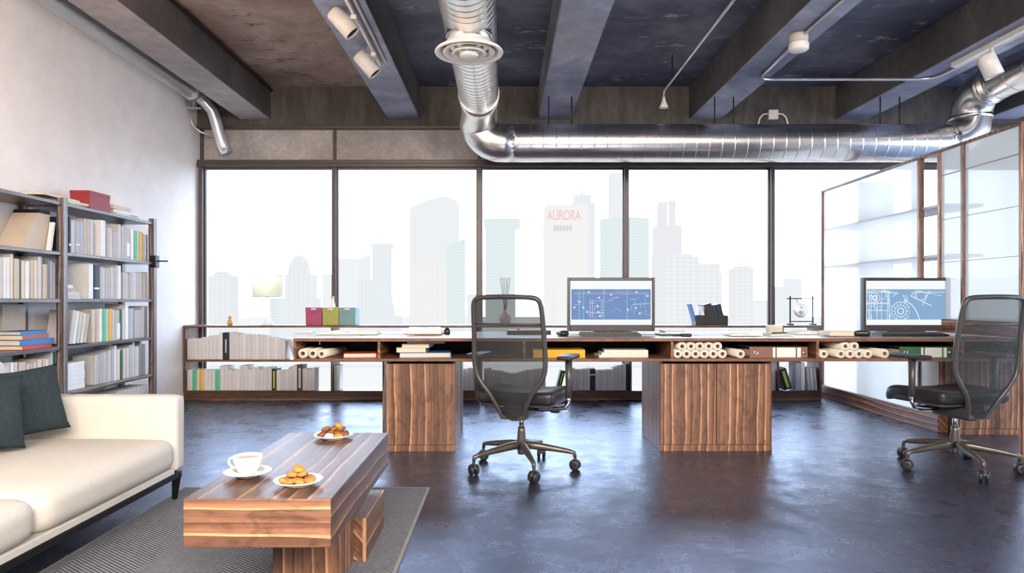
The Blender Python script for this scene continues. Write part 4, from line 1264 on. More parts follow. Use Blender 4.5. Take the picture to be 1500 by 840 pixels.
# left bay
gB = 'books on the bookcase left bay'
rowB1 = [(-4, 0, 'lgrey', dict(h=.225)), (0, 5, 'lgrey', dict(h=.24)), (5.5, 10, 'white', dict(h=.24)), (10.5, 15, 'white', dict(h=.245)), (15.5, 20, 'cream', dict(h=.265, d=.22)), (21, 29, 'beige', dict(h=.24)), (29.5, 31.5, 'dgreen', dict(h=.235)), (32, 37, 'cream', dict(h=.23)), (37.5, 44, 'white', dict(h=.23)), (45, 50, 'beige', dict(h=.24)), (50.5, 55.5, 'cream', dict(h=.24)), (56, 62, 'lgrey', dict(h=.265)),
         (63, 70, 'beige', dict(h=.22)), (70.5, 73.5, 'dgrey', dict(h=.25)), (74, 78, 'blueg', dict(h=.245)), (78.3, 81.8, 'blueg', dict(h=.23))]
row_books(rowB1, 'y', SH[3], 'on the second row of the bookcase left bay', gB + ' second row', BXF)
rowD1 = [(-4, 1, 'lgrey', dict(h=.235)), (1.5, 6, 'lgrey', dict(h=.23)), (7, 15, 'lgrey', dict(h=.225)), (16, 21, 'white', dict(h=.235)), (21.5, 26, 'lgrey', dict(h=.235)), (28, 39, 'beige', dict(h=.23)), (40, 44, 'lgrey', dict(h=.215)), (44.5, 49, 'grey', dict(h=.215)), (49.5, 54, 'lgrey', dict(h=.22)), (55, 62, 'cream', dict(h=.235)), (63, 67, 'beige', dict(h=.235)), (67.5, 71.5, 'cream', dict(h=.23)), (71.8, 74, 'lgrey', dict(h=.24)),
         (74.3, 78.3, 'lgrey', dict(h=.272)), (78.8, 81.8, 'dgreen', dict(h=.27))]
row_books(rowD1, 'y', SH[1], 'on the fourth row of the bookcase left bay', gB + ' fourth row', BXF)
# flat stacks on the bookcase: spine to +X
def case_flat(label, col, y, z0_, w_, d_, t, rz=0, spine='x+', dx=0, group=None):
    return flat_book(label, col, (BXF - d_ / 2 + dx, y, z0_ + .0008), d_, w_, t, rz, spine, group)
yc = 4.295
gs = 'flat stack of coloured books in the bookcase'
for k, (c_, nm, t_, w_, off, rz) in enumerate((('red', 'red', .026, .28, .0, .03), ('blue', 'blue', .034, .30, .005, -.03), ('redbrown', 'reddish brown', .030, .25, -.015, .04), ('blue', 'blue', .022, .22, -.035, .0))):
    z = SH[2] + sum((.0265, .0345, .0305, .0225)[:k])
    case_flat('%s book, %s of the coloured flat stack in the bookcase' % (nm, ['at the bottom', 'second from the bottom', 'third from the bottom', 'at the top'][k]), c_, yc + off, z, w_, .165, t_, rz, 'x+', 0, gs)
gs = 'flat stack of white books on the fourth row of the bookcase'
for k in range(6):
    case_flat('white book, %s from the bottom in the flat stack of six on the bookcase' % ORD[k], 'white', 4.66 + random.uniform(-.006, .006), SH[1] + k * .031, .235, .19, .0302, random.uniform(-.02, .02), 'x+', 0, gs)
gs = 'small flat stack on the second row of the bookcase'
for k, (w_, c_) in enumerate(((.20, 'lgrey'), (.19, 'cream'), (.15, 'grey'), (.12, 'white'))):
    case_flat('%s book, %s in the small flat stack beside the big white book' % (CNAME[c_], ['lowest', 'second lowest', 'second highest', 'topmost'][k]), c_, 4.545 + w_ / 2, SH[3] + k * .024, w_, .17, .0235, .0, 'x+', -.01, gs)
# slanted folder box on the first row of the left bay
o = thing('archive_box', 'beige slanted archive box with black edge on the bookcase top left row', 'box', (BXF, 0, SH[4] + .001))
ya, yb2 = by(40), by(81)
MB().prism([(ya, 0), (yb2, 0), (yb2, .24), (ya + .15, .24)], 'x', -.2, -.036).build('box_body', M['b_beige'], o)
MB().prism([(ya + .15, .241), (yb2, .241), (yb2, .265), (ya + .165, .265)], 'x', -.2, -.034).build('lid', M['b_black'], o)
place_book('white book tilted in front of the post on the bookcase top left row', 'white', Vector((BXF + .004, by(73), SH[4] + .001)), .016, .19, .030, 'y', .2)
o = tag(MB().box(BXF - .208, BXF - .192, 4.26, 4.465, SH[2] + .001, SH[2] + .28, bev=.002).build('file_box', M['b_beige']), 'beige file standing behind the coloured flat stack in the bookcase', 'file')
# things on top of the bookcase
ZB = SH[5]
gs = 'flat stack at the left on top of the bookcase'
case_flat('lime green booklet under the pale magazines on top of the bookcase', 'lime', 4.70, ZB, .24, .2, .012, .08, 'x+', -.0, gs)
case_flat('grey book in the left stack on top of the bookcase', 'lgrey', 4.68, ZB + .0125, .28, .2, .018, -.05, 'x+', 0, gs)
case_flat('pale yellow magazine topmost on the left stack on the bookcase', 'cream', 4.55, ZB + .031, .40, .2, .014, .04, 'x+', -.01, gs)
o = thing('storage_box', 'crimson box standing on top of the bookcase', 'box', (XB - .09, by(140) + .03, ZB + .001), .0)
MB().box(-.07, .07, -.125, .125, 0, .125, bev=.003).build('box_body', M['b_crimson'], o)
MB().box(-.072, .072, -.127, .127, .105, .13, bev=.003).build('lid', M['b_crimson'], o)
gs = 'flat stack at the right on top of the bookcase'
case_flat('grey book at the bottom of the stack right of the crimson box', 'lgrey', 5.33, ZB, .36, .2, .022, .05, 'x+', 0, gs)
case_flat('light book in the middle of the stack right of the crimson box', 'white', 5.31, ZB + .0225, .32, .19, .02, -.05, 'x+', 0, gs)
case_flat('beige book on top of the stack right of the crimson box', 'beige', 5.25, ZB + .043, .26, .19, .030, .03, 'x+', 0, gs)

# ================================================================== RUG
rg = thing('rug', 'grey herringbone rug under the coffee table', 'rug', (-1.04, 2.1, 0))
MB().box(-.64, .635, -1.3, 1.505, .0, .010, bev=.002).build('pile', M['rug'], rg)
m = MB()
m.box(-.652, -.64, -1.312, 1.517, 0, .009).box(.635, .647, -1.312, 1.517, 0, .009).box(-.64, .635, 1.505, 1.517, 0, .009).box(-.64, .635, -1.312, -1.3, 0, .009)
m.build('binding', M['rug_edge'], rg)
ZR = .010
# ================================================================== COFFEE TABLE
ct = thing('coffee_table', 'low walnut block coffee table on the rug', 'coffee table', (-.745, 2.06, ZR))
zt, zb = .40 - ZR, .252 - ZR
W2 = .223
mb = MB()
t = bmesh.new()
bmesh.ops.create_cube(t, size=1)
for v in t.verts:
    v.co = Vector((v.co.x * 2 * W2, (v.co.y + .5) * 1.03, zb + (v.co.z + .5) * (zt - zb)))
bmesh.ops.bevel(t, geom=list(t.edges), offset=.003, segments=2, profile=.5, affect='EDGES')
t.normal_update()
for f in t.faces:
    f.material_index = 1 if abs(f.normal.y) > .7 else 0
mb.merge(t, None, False)
mb.build('table_top', [walnut('table_walnut', 'y', .38, .78, 1.0, plank=.055), walnut('table_end_walnut', 'x', .38, 1.45, 1.0, plank=.045)], ct)
MB().box(-.055, .176, .30, .524, 0, zb, bev=.003).build('leg', M['wal_z'], ct)
MB().box(-.068, -.055, .34, .50, 0, zb, bev=.002).build('leg_rib', M['wal_z'], ct)
MB().box(-.02, .223, .525, .92, 0, .163, bev=.003).build('base_block', M['wal_y'], ct)
MB().box(.211, .2235, .5235, .526, .0, .1635).build('edge_strip', simple('sapwood_strip', (.55, .30, .15), .4, var=.15), ct)

ZTab = .400
def on_t(px, py):
    Y = (EYE - ZTab) * F / (py - VY)
    return Vector(((px - VX) * Y / F, Y, ZTab))
def plate(label, loc, r):
    o = MB().lathe([(0, .006), (r * .6, .006), (r * .72, .009), (r, .018), (r * 1.0, .020), (r * .97, .021), (r * .7, .0125), (r * .58, .010), (0, .010)], seg=48).lathe([(r * .5, 0), (r * .52, .0), (r * .6, .0065), (r * .5, .0065), (r * .5, 0)], seg=48).build('plate', M['ceramic'], None, loc)
    return tag(o, label, 'plate')
pA = on_t(437, 711); pB = on_t(488.5, 643); pC = on_t(363, 698)
plate('white plate of golden biscuits at the front of the coffee table', pA, .078)
plate('white plate of brown biscuits at the far end of the coffee table', pB, .084)
o = tag(MB().lathe([(0, .005), (.035, .005), (.05, .008), (.077, .017), (.079, .019), (.076, .0195), (.05, .0115), (.036, .0085), (0, .0085)], seg=48).lathe([(.03, 0), (.034, 0), (.04, .006), (.03, .006), (.03, 0)], seg=40).build('saucer', M['ceramic'], None, pC), 'white saucer under the coffee cup', 'saucer')
cup = thing('coffee_cup', 'white cup of milky coffee on its saucer at the left of the coffee table', 'cup', pC + Vector((0, 0, .009)), -.15)
MB().lathe([(0, .0), (.024, .0), (.026, .004), (.034, .012), (.043, .028), (.047, .045), (.0485, .062), (.047, .0625), (.0455, .046), (.041, .028), (.03, .012), (0, .008)], seg=40).build('cup_body', M['ceramic'], cup)
MB().lathe([(0, .052), (.046, .052)], seg=40).build('coffee', M['coffee'], cup)
MB().tube([Vector((-.043, 0, .050)), Vector((-.055, 0, .053)), Vector((-.066, 0, .048)), Vector((-.070, 0, .036)), Vector((-.064, 0, .025)), Vector((-.052, 0, .018)), Vector((-.038, 0, .020))], .0045, 10).build('handle', M['ceramic'], cup)

def cookie(label, mat, loc, s, rot, group, seed, flat=.5):
    t = bmesh.new()
    bmesh.ops.create_icosphere(t, subdivisions=3, radius=1)
    for v in t.verts:
        n = mnoise.noise(v.co * 1.6 + Vector((seed * 3.3, seed, 0))) * .22 + mnoise.noise(v.co * 4 + Vector((seed, 0, 2))) * .10
        v.co = v.co * (1 + n)
        v.co.z *= flat
        v.co *= s
    mb = MB()
    mb.merge(t, 0, True)
    o = mb.build('biscuit', M[mat], None, loc, rot)
    return tag(o, label, 'biscuit', group)
gk = 'golden biscuits on the front plate'
for k, (dx, dy, dz) in enumerate(((-.042, -.012, 0), (-.018, -.030, 0), (.014, -.028, 0), (.042, -.010, 0), (.03, .018, 0), (-.004, .004, .0), (-.03, .018, 0), (.004, .034, 0), (-.016, -.008, .018), (.016, -.006, .018))):
    cookie('golden biscuit in the pile on the front plate of the coffee table', 'cookie', pA + Vector((dx, dy, .0185 + dz)), .0185, (random.uniform(-.3, .3), random.uniform(-.3, .3), random.uniform(0, 6)), gk, k + 1, .5)
cookie('golden biscuit on the very top of the front plate pile', 'cookie_o', pA + Vector((.0, .002, .052)), .019, (.3, .2, .4), None, 31, .55)
gk = 'brown biscuits on the far plate'
for k, (dx, dy, dz) in enumerate(((-.05, -.01, 0), (-.045, .022, 0), (-.02, .035, 0), (.015, .036, 0), (.045, .018, 0), (.05, -.012, 0), (-.012, .012, .004), (.02, .004, .004), (-.035, .01, .02), (.03, .012, .02), (.0, .02, .022))):
    cookie('brown biscuit in the pile on the far plate of the coffee table', 'cookie_b', pB + Vector((dx, dy, .019 + dz)), .02, (random.uniform(-.4, .4), random.uniform(-.4, .4), random.uniform(0, 6)), gk, k + 11, .55)
cookie('pale cream biscuit at the front edge of the far plate', 'paper', pB + Vector((-.012, -.034, .018)), .02, (.2, 0, 0), None, 41, .5)
cookie('orange biscuit at the front of the far plate', 'cookie_o', pB + Vector((.028, -.030, .018)), .02, (.2, 0, 0), None, 42, .5)
cookie('orange biscuit on the very top of the far plate pile', 'cookie_o', pB + Vector((.022, .006, .056)), .0165, (.2, .4, 0), None, 43, .7)

# ================================================================== SOFA
sf = thing('sofa', 'cream upholstered sofa with black metal base at the left', 'sofa', (0, 0, 0))
SX = -1.60
def crown(h):
    def fn(co, u):
        co = co.copy()
        if co.z > 0:
            k = (1 - min(1, abs(u.x)) ** 3) * (1 - min(1, abs(u.y)) ** 3)
            co.z += h * k
        if u.x > .3: co.x += .012 * (1 - abs(u.y) ** 4) * (u.x - .3)
        return co
    return fn
for (y0, y1) in ((2.355, 3.325), (1.38, 2.345)):
    MB().rbox((SX - .375, (y0 + y1) / 2, .253), (.77, y1 - y0, .146), .055, 16, fn=crown(.035)).build('seat_cushion', M['sofa'], sf)
MB().box(SX - .76, SX - .004, 1.37, 3.33, .150, .182, bev=.006).build('seat_base', M['sofa'], sf)
for (y0, y1) in ((3.325, 3.425), (1.27, 1.37)):
    MB().rbox((SX - .525, (y0 + y1) / 2, .345), (1.06, y1 - y0, .375), .028, 10).build('arm', M['sofa'], sf)
MB().rbox((SX - .90, 2.35, .36), (.20, 1.95, .42), .04, 10).build('back_frame', M['sofa'], sf)
for (y0, y1) in ((2.36, 3.22), (1.38, 2.34)):
    MB().rbox((SX - .80, (y0 + y1) / 2, .51), (.16, y1 - y0, .44), .06, 12, M=Matrix.Translation((0, 0, 0))).build('back_cushion', M['sofa'], sf)
MB().box(SX - .03, SX - .002, 1.30, 3.40, .125, .155, bev=.003).box(SX - 1.02, SX - .99, 1.30, 3.40, .125, .155, bev=.003).box(SX - 1.0, SX - .02, 3.365, 3.395, .125, .155, bev=.003).box(SX - 1.0, SX - .02, 1.3, 1.33, .125, .155, bev=.003).build('base_rail', M['blackmetal'], sf)
for (lx, ly, dx, dy) in ((SX - .02, 3.38, -.015, .01), (SX - 1.0, 3.38, .02, .01), (SX - .02, 1.32, -.015, -.02), (SX - 1.0, 1.32, .02, -.02)):
    mb = MB()
    a = Vector((lx, ly, .14)); b = Vector((lx + dx, ly + dy, 0.0135 if lx > SX - .5 else 0.003))
    mb.tube([a, b], [.024, .014], 4, smooth=False)
    mb.build('leg', M['blackmetal'], sf)

def pillow(label, loc, rot, w_=.42, h_=.40, th=.13, seed=0):
    t = bmesh.new()
    n = 28
    top = {}
    for s in (1, -1):
        for i in range(n + 1):
            for j in range(n + 1):
                u = -1 + 2 * i / n; v = -1 + 2 * j / n
                edge = (i in (0, n)) or (j in (0, n))
                if s == -1 and edge: continue
                k = max(0, (1 - abs(u) ** 2.4)) * max(0, (1 - abs(v) ** 2.4))
                z = s * th / 2 * k ** .45
                pinch = 1 - .07 * (1 - abs(v) ** 2) * abs(u) ** 3
                pinch2 = 1 - .07 * (1 - abs(u) ** 2) * abs(v) ** 3
                wr = mnoise.noise(Vector((u * 1.5 + seed, v * 1.5, s))) * .016 + abs(mnoise.noise(Vector((u * 3.2, v * 3.2 + seed, s * 2)))) * .012
                edgew = .006 * math.sin(9 * (u + v) + seed) if edge else 0
                top[(s, i, j)] = t.verts.new((u * w_ / 2 * pinch, v * h_ / 2 * pinch2, z + s * wr * k ** .5 + edgew))
    def g(s, i, j):
        return top.get((s, i, j)) or top[(1, i, j)]
    for s in (1, -1):
        for i in range(n):
            for j in range(n):
                q = [g(s, i, j), g(s, i + 1, j), g(s, i + 1, j + 1), g(s, i, j + 1)]
                t.faces.new(q if s == 1 else q[::-1])
    mb = MB(); mb.merge(t, 0, True)
    o = mb.build('cushion', M['pillow'], None, loc, rot)
    return tag(o, label, 'cushion')
pillow('dark grey throw cushion in the far corner of the sofa', (-2.170, 3.05, .537), (R(76), R(-3), R(67)), .41, .31, .11, 1.3)
pillow('dark grey throw cushion in front, cut off by the left frame edge', (-2.155, 2.75, .537), (R(76), R(4), R(62)), .41, .31, .11, 4.1)

# ================================================================== OFFICE CHAIRS
def chair(label, loc, yaw, base_deg):
    o = thing('office_chair', label, 'office chair', loc, yaw)
    # local frame: +Y forward; base_deg is a world angle -> local
    for k in range(5):
        a = R(base_deg + 72 * k) - yaw
        d = Vector((math.cos(a), math.sin(a), 0))
        pts = [d * .015 + Vector((0, 0, .142)), d * .08 + Vector((0, 0, .138)), d * .20 + Vector((0, 0, .122)), d * .285 + Vector((0, 0, .108)), d * .312 + Vector((0, 0, .100)), d * .317 + Vector((0, 0, .075))]
        MB().tube(pts, [.024, .024, .018, .014, .013, .010], 10).build('base_spoke', M['taupe'], o)
        c = MB()
        cc = d * .317 + Vector((0, 0, .03))
        rot = Matrix.Rotation(a + .7 + k * .6, 4, 'Z')
        T = Matrix.Translation(cc) @ rot
        c.merge(_hood(), 0, True, T)
        cs = c.build('caster', M['char'], o)
        for s in (-1, 1):
            Mx = T @ Matrix.Translation((s * .006, 0, 0)) @ Matrix.Rotation(s * PI / 2, 4, 'Y')
            MB().lathe([(0, 0), (.026, 0), (.030, .003), (.030, .016), (.024, .020), (.012, .021), (0, .021)], seg=24, M=Mx).build('wheel', M['black'], cs)
    MB().lathe([(0, .085), (.020, .085), (.024, .095), (.026, .13), (.026, .18), (.022, .225), (.021, .25), (0, .25)], seg=24).build('base_hub', M['taupe'], o)
    MB().cyl(Vector((0, 0, .245)), Vector((0, 0, .34)), .014, seg=20).build('gas_lift', M['chrome'], o)
    m = MB()
    m.rbox((0, -.02, .345), (.15, .26, .075), .02, 6)
    m.box(-.05, .05, -.15, .16, .37, .40, bev=.006)
    m.build('tilt_mechanism', M['char'], o)
    MB().cyl(Vector((.06, .05, .345)), Vector((.17, .06, .345)), .008, seg=10).rbox((.19, .06, .345), (.06, .03, .03), .012, 5).build('lever', M['black'], o)
    MB().cyl(Vector((-.06, .05, .345)), Vector((-.19, .06, .345)), .007, seg=10).build('lever', M['black'], o)
    def sfn(co, u):
        co = co.copy()
        co.z -= .035 * max(0, u.y - .45) ** 2 * 3.2
        if co.z > 0: co.z += .010 * (abs(u.x) ** 2) - .012 * (1 - abs(u.x) ** 2) * (1 - abs(u.y) ** 2)
        # rounded plan
        co.x *= 1 - .06 * max(0, u.y) ** 2 - .04 * max(0, -u.y) ** 2
        return co
    MB().rbox((0, .075, .435), (.49, .46, .075), .033, 14, fn=sfn).build('seat', M['black_leather'], o)
    MB().rbox((0, .065, .395), (.43, .38, .03), .012, 6).build('seat_shell', M['char'], o)
    # back frame: (half width, y, z)
    prof = [(.066, -.150, .325), (.074, -.165, .36), (.094, -.185, .41), (.122, -.20, .46), (.160, -.208, .51), (.192, -.210, .555), (.208, -.212, .60), (.213, -.216, .66), (.211, -.223, .74), (.207, -.236, .84), (.203, -.254, .93), (.199, -.264, .975), (.191, -.270, .998), (.172, -.275, 1.011), (.13, -.279, 1.016), (.06, -.283, 1.018)]
    L = [Vector((-a, b, c)) for a, b, c in prof]
    Rr = [Vector((a, b, c)) for a, b, c in prof]
    path = L + [Vector((0, -.284, 1.0185))] + Rr[::-1]
    def smooth_path(p, it=2):
        for _ in range(it):
            q = [p[0]]
            for a, b in zip(p, p[1:]):
                q += [a.lerp(b, .25), a.lerp(b, .75)]
            q.append(p[-1]); p = q
        return p
    sp_ = smooth_path(path)
    MB().tube(sp_, .0145, 10).build('back_frame', M['char'], o)
    # mesh skin
    t = bmesh.new()
    nc = 12
    rows = []
    Ls = smooth_path(L, 1)
    for p in Ls:
        w_ = -p.x
        row = []
        for i in range(nc + 1):
            u = -1 + 2 * i / nc
            row.append(t.verts.new((u * w_, p.y - .028 * (1 - u * u), p.z)))
        rows.append(row)
    for A, B in zip(rows, rows[1:]):
        for i in range(nc):
            t.faces.new((A[i], A[i + 1], B[i + 1], B[i]))
    m = MB(); m.merge(t, 0, True)
    m.build('back_mesh', M['mesh'], o)
    MB().tube([Vector((-.20, -.243, .865)), Vector((-.1, -.264, .865)), Vector((0, -.270, .865)), Vector((.1, -.264, .865)), Vector((.20, -.243, .865))], .0065, 8).build('lumbar_bar', M['char'], o)
    m = MB().tube([Vector((0, -.03, .335)), Vector((0, -.09, .325)), Vector((0, -.155, .335))], .03, 10)
    m.box(-.075, .075, -.17, -.12, .315, .345, bev=.006)
    m.build('back_bracket', M['char'], o)
    for s in (-1, 1):
        arm = MB().tube([Vector((s * .06, .03, .365)), Vector((s * .20, .025, .362)), Vector((s * .262, .02, .37)), Vector((s * .283, .015, .40)), Vector((s * .285, .012, .46))], .013, 10)
        ao = arm.build('arm_bracket', M['chrome'], o)
        MB().tube([Vector((s * .285, .012, .43)), Vector((s * .286, .01, .52)), Vector((s * .286, .008, .655))], [.020, .019, .023], 12).build('arm_post', M['char'], o)
        MB().rbox((s * .28, .03, .668), (.085, .25, .026), .012, 8).build('armrest', M['black'], o)
    return o

def _hood():
    t = bmesh.new()
    n = 10
    # half-round cover over the two wheels, axis along x
    A = []
    for x_ in (-.009, .009):
        for rr_ in (.031, .0345):
            A.append([t.verts.new((x_, rr_ * math.cos(PI * .95 * i / n), rr_ * math.sin(PI * .95 * i / n))) for i in range(n + 1)])
    for a, b in ((0, 1), (1, 3), (3, 2), (2, 0)):
        for i in range(n):
            t.faces.new((A[a][i], A[a][i + 1], A[b][i + 1], A[b][i]))
    t.faces.new((A[0][0], A[1][0], A[3][0], A[2][0])); t.faces.new((A[0][n], A[1][n], A[3][n], A[2][n]))
    t2 = bmesh.ops.create_cone(t, segments=12, radius1=.009, radius2=.009, depth=.04, cap_ends=True)
    for v in t2['verts']: v.co.z += .04
    return t

chair('black mesh office chair at the desk between the two pedestals', (.105, 4.057, 0), R(-20), -79)
chair('black mesh office chair turned left at the right end of the desk', (2.69, 4.07, 0), R(11), 189)

# ================================================================== CITY BEYOND THE WINDOWS
def haze_mat(name, col, band=.94, sz=3.2, sx=3.0, vert=.97):  # aerial haze put into the facade colour, which glows by emission
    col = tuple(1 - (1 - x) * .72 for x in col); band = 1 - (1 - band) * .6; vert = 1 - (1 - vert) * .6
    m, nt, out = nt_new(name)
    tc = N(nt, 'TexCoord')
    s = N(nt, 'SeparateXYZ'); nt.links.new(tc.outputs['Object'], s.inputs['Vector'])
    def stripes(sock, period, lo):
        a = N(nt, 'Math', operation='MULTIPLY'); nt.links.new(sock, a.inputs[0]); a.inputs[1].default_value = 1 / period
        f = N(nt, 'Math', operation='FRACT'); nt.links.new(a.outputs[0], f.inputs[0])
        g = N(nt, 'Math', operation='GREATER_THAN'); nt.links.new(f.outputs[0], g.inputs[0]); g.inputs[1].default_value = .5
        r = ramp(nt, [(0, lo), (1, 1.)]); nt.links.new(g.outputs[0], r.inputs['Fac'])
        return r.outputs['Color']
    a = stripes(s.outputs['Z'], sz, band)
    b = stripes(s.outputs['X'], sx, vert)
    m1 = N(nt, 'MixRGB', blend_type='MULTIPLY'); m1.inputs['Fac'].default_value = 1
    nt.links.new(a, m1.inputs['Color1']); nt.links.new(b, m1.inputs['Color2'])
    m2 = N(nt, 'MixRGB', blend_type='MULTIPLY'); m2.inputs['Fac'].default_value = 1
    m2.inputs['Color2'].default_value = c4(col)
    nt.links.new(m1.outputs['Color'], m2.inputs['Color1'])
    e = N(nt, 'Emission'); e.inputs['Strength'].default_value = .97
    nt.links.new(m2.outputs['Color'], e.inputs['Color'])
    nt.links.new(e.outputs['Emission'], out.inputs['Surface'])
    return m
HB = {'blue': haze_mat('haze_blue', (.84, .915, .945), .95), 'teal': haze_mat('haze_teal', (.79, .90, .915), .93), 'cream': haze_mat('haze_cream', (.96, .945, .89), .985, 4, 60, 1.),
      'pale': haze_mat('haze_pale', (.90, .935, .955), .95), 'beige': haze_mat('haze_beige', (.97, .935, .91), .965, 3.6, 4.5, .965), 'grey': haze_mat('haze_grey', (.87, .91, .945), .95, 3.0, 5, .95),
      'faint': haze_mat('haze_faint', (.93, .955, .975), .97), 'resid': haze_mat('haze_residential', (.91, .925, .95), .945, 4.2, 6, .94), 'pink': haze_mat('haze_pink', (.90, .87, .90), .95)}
h_red = emis('haze_red_letters', (.93, .64, .62), 1)  # lettering glows pale as well, haze in its colour
h_dark = emis('haze_grey_letters', (.70, .73, .77), 1)
h_rose = emis('haze_rose', (.95, .80, .82), 1)
ZG = -60.
def bx(px, Y): return (px - VX) * Y / F
def bz(py, Y): return EYE - (py - VY) * Y / F
def bld(label, Y, mat, boxes, name='building'):
    """boxes: (px0, px1, ytop[, kind]) — block list standing on the ground at depth Y"""
    cx = bx((boxes[0][0] + boxes[0][1]) / 2, Y)
    o = thing(name, label, 'building', (cx, Y, ZG))
    for b in boxes:
        x0, x1 = bx(b[0], Y) - cx, bx(b[1], Y) - cx
        zt_ = bz(b[2], Y) - ZG
        z0 = bz(b[4], Y) - ZG if len(b) > 4 else 0
        dp = abs(x1 - x0) * .8 + 4
        kind = b[3] if len(b) > 3 else 'box'
        mat_ = HB[b[5]] if len(b) > 5 else HB[mat]
        m = MB()
        if kind == 'box':
            m.box(x0, x1, 0, dp, z0, zt_)
            m.build('tower_block', mat_, o)
        elif kind == 'cyl':
            r = (x1 - x0) / 2
            m.lathe([(r, z0), (r, zt_), (0, zt_)], ((x0 + x1) / 2, r, 0), 32); m.build('tower_block', mat_, o)
        elif kind == 'dome':
            r = (x1 - x0) / 2; hh = zt_ - z0
            m.lathe([(r * math.cos(a), z0 + hh * math.sin(a)) for a in [PI / 2 * i / 8 for i in range(9)]], ((x0 + x1) / 2, r, 0), 24); m.build('dome', mat_, o)
        elif kind == 'spire':
            r = (x1 - x0) / 2
            m.lathe([(r, z0), (r * .3, z0 + (zt_ - z0) * .4), (.01, zt_)], ((x0 + x1) / 2, r, 0), 10); m.build('spire', mat_, o)
        elif kind == 'slant':
            m.prism([(x0, z0), (x1, z0), (x1, zt_), (x0, zt_ - (x1 - x0) * .45)], 'y', 0, dp); m.build('tower_block', mat_, o)
        elif kind == 'taper':
            w_ = (x1 - x0)
            m.prism([(x0, z0), (x1, z0), (x1 - w_ * .42, zt_), (x0 + w_ * .42, zt_)], 'y', 0, dp); m.build('tower_block', mat_, o)
        elif kind == 'arch':
            hh = (x1 - x0) * .25
            pl = [(x0, z0), (x1, z0), (x1, zt_ - hh * .35)]
            pl += [(x1 - (x1 - x0) * i / 10, zt_ - hh * (.35 * (1 - i / 3.) ** 2 if i < 3 else ((i - 3) / 7.) ** 1.5)) for i in range(1, 11)]
            m.prism(pl, 'y', 0, dp); m.build('tower_block', mat_, o)
    return o, cx
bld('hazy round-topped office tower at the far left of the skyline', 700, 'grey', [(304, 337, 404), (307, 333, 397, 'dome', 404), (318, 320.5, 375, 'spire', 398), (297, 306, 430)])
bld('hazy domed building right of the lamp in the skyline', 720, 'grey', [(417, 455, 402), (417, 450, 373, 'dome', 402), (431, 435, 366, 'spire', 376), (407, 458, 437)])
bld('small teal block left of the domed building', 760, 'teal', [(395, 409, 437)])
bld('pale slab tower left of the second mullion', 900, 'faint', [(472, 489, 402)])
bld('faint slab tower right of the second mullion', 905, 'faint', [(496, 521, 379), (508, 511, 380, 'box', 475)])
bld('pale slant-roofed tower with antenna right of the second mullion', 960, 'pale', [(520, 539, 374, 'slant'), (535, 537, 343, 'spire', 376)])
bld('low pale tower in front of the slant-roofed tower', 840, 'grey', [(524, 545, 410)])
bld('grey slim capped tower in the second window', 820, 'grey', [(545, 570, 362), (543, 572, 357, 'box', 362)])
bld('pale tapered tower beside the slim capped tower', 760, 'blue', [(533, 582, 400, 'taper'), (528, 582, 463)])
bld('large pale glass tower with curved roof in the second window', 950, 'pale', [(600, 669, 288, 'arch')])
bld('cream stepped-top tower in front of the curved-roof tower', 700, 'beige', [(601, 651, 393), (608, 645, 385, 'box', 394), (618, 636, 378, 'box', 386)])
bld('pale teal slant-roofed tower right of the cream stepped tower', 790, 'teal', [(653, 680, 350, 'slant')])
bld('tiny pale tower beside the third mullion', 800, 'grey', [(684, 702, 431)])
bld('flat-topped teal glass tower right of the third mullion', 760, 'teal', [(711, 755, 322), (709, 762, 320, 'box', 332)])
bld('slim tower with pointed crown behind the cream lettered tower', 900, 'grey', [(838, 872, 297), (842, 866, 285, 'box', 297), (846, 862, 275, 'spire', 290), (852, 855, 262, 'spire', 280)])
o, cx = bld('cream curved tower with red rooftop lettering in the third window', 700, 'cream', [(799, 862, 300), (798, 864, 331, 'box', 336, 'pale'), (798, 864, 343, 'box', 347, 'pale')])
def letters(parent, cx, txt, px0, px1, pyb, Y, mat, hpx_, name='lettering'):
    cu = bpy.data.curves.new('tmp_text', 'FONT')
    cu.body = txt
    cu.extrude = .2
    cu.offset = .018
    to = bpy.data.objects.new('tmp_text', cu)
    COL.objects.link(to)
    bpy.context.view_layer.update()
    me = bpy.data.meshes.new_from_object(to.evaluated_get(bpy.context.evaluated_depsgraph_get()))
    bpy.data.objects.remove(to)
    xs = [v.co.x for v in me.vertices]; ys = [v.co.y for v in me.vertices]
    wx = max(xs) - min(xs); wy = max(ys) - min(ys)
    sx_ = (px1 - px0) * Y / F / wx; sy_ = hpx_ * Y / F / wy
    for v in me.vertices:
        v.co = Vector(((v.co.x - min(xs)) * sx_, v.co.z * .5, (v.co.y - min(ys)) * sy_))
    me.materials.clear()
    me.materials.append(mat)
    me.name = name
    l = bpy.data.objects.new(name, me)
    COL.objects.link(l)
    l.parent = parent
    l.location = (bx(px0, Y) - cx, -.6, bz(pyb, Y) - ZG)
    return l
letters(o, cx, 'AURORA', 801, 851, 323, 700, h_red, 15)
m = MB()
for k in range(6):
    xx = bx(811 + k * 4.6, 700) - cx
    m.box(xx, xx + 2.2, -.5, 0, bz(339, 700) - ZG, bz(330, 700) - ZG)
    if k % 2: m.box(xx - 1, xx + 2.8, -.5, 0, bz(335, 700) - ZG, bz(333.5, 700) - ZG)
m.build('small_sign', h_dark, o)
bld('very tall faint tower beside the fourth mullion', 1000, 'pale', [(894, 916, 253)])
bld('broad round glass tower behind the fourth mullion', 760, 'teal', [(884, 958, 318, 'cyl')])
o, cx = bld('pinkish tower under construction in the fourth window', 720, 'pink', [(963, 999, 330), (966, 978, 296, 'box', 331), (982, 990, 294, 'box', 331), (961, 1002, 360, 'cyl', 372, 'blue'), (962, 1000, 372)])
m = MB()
Yc = 720
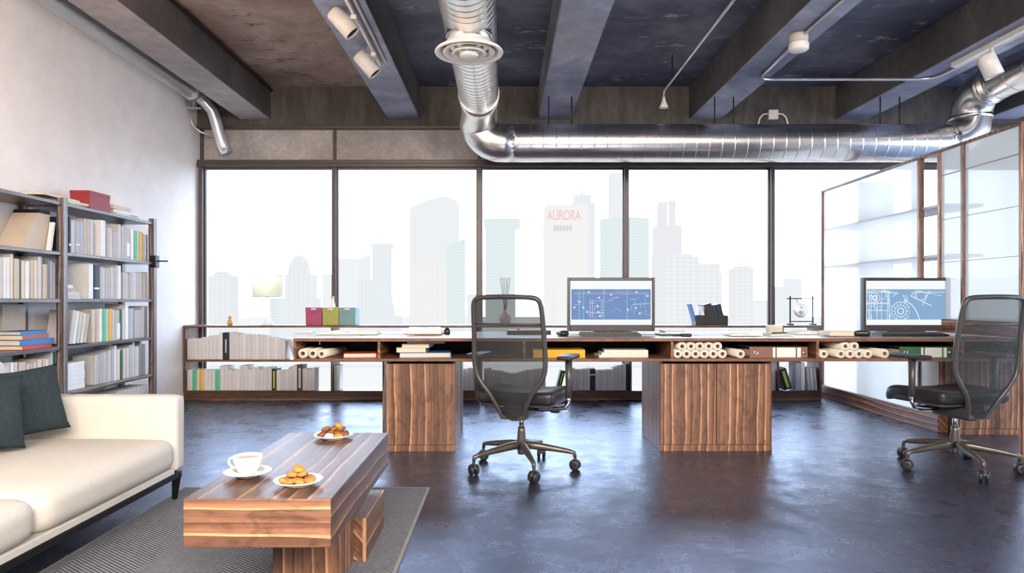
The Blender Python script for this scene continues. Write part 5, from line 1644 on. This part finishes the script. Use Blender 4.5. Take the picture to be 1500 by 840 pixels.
m.tube([Vector((bx(980, Yc) - cx, 2, bz(300, Yc) - ZG)), Vector((bx(976, Yc) - cx, 2, bz(282, Yc) - ZG)), Vector((bx(991, Yc) - cx, 2, bz(280, Yc) - ZG))], .7, 6)
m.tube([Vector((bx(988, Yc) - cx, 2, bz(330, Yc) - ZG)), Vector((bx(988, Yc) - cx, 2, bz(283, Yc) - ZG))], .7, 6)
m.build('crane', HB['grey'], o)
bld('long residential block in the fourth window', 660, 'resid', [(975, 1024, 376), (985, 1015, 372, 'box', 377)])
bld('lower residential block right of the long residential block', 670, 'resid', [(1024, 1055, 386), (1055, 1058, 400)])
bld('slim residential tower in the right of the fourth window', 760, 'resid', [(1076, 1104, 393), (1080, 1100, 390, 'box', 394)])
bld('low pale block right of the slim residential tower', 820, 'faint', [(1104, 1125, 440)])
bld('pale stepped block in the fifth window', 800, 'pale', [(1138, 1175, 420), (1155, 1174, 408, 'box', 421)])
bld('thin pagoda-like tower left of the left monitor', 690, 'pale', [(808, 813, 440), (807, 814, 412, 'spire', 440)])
struct('ground', MB().box(-900, 1600, 12, 2500, ZG - 1, ZG), haze_mat('river_haze', (.96, .98, .99), 1., 10, 1000, 1.))
o = tag(MB().box(-500, 1300, 618, 622, ZG, ZG + 1.6).build('embankment', HB['grey']), 'pale river embankment wall far below the windows', 'embankment')

# ================================================================== LIGHT
W = bpy.data.worlds.new('overcast_sky')
S.world = W
W.use_nodes = True
nt = W.node_tree
nt.nodes.clear()
wo = N(nt, 'OutputWorld')
bg = N(nt, 'Background')
bg.inputs['Color'].default_value = (.66, .80, 1.0, 1)
bg.inputs['Strength'].default_value = 7.2
nt.links.new(bg.outputs['Background'], wo.inputs['Surface'])

def area(name, loc, target, sx_, sy_, power, col):
    l = bpy.data.lights.new(name, 'AREA')
    l.shape = 'RECTANGLE'; l.size = sx_; l.size_y = sy_; l.energy = power; l.color = col
    o = bpy.data.objects.new(name, l)
    COL.objects.link(o)
    o.location = loc
    d = Vector(target) - Vector(loc)
    o.rotation_euler = d.to_track_quat('-Z', 'Y').to_euler()
    return o
area('warm_fill', (-.6, -1.2, 2.75), (-1.2, 4.5, .9), 3.2, 1.2, 360, (1.0, .86, .72))  # added fill light behind the camera, no fixture
area('room_fill', (1.8, -2.0, 2.6), (1.5, 5.0, .8), 3.0, 1.2, 330, (1.0, .90, .82))  # second added fill from behind, brightens desk and low shelf
area('warm_ceiling_fill', (-1.7, 2.8, 1.7), (-1.8, 3.4, 3.2), .8, .8, 30, (1.0, .74, .52))  # added light without a lamp body, warms the left ceiling bay

# ================================================================== CAMERA
cam = bpy.data.cameras.new('camera')
cam.sensor_width = 36; cam.lens = 24
cam.shift_x = 12 / 1500; cam.shift_y = 20 / 1500
cam.clip_end = 5000; cam.clip_start = .05
co = bpy.data.objects.new('camera', cam)
COL.objects.link(co)
co.location = (0, 0, EYE)
co.rotation_euler = (PI / 2, 0, 0)
S.camera = co
S.view_settings.view_transform = 'Standard'
S.view_settings.look = 'None'
S.view_settings.exposure = 0
S.view_settings.gamma = 1
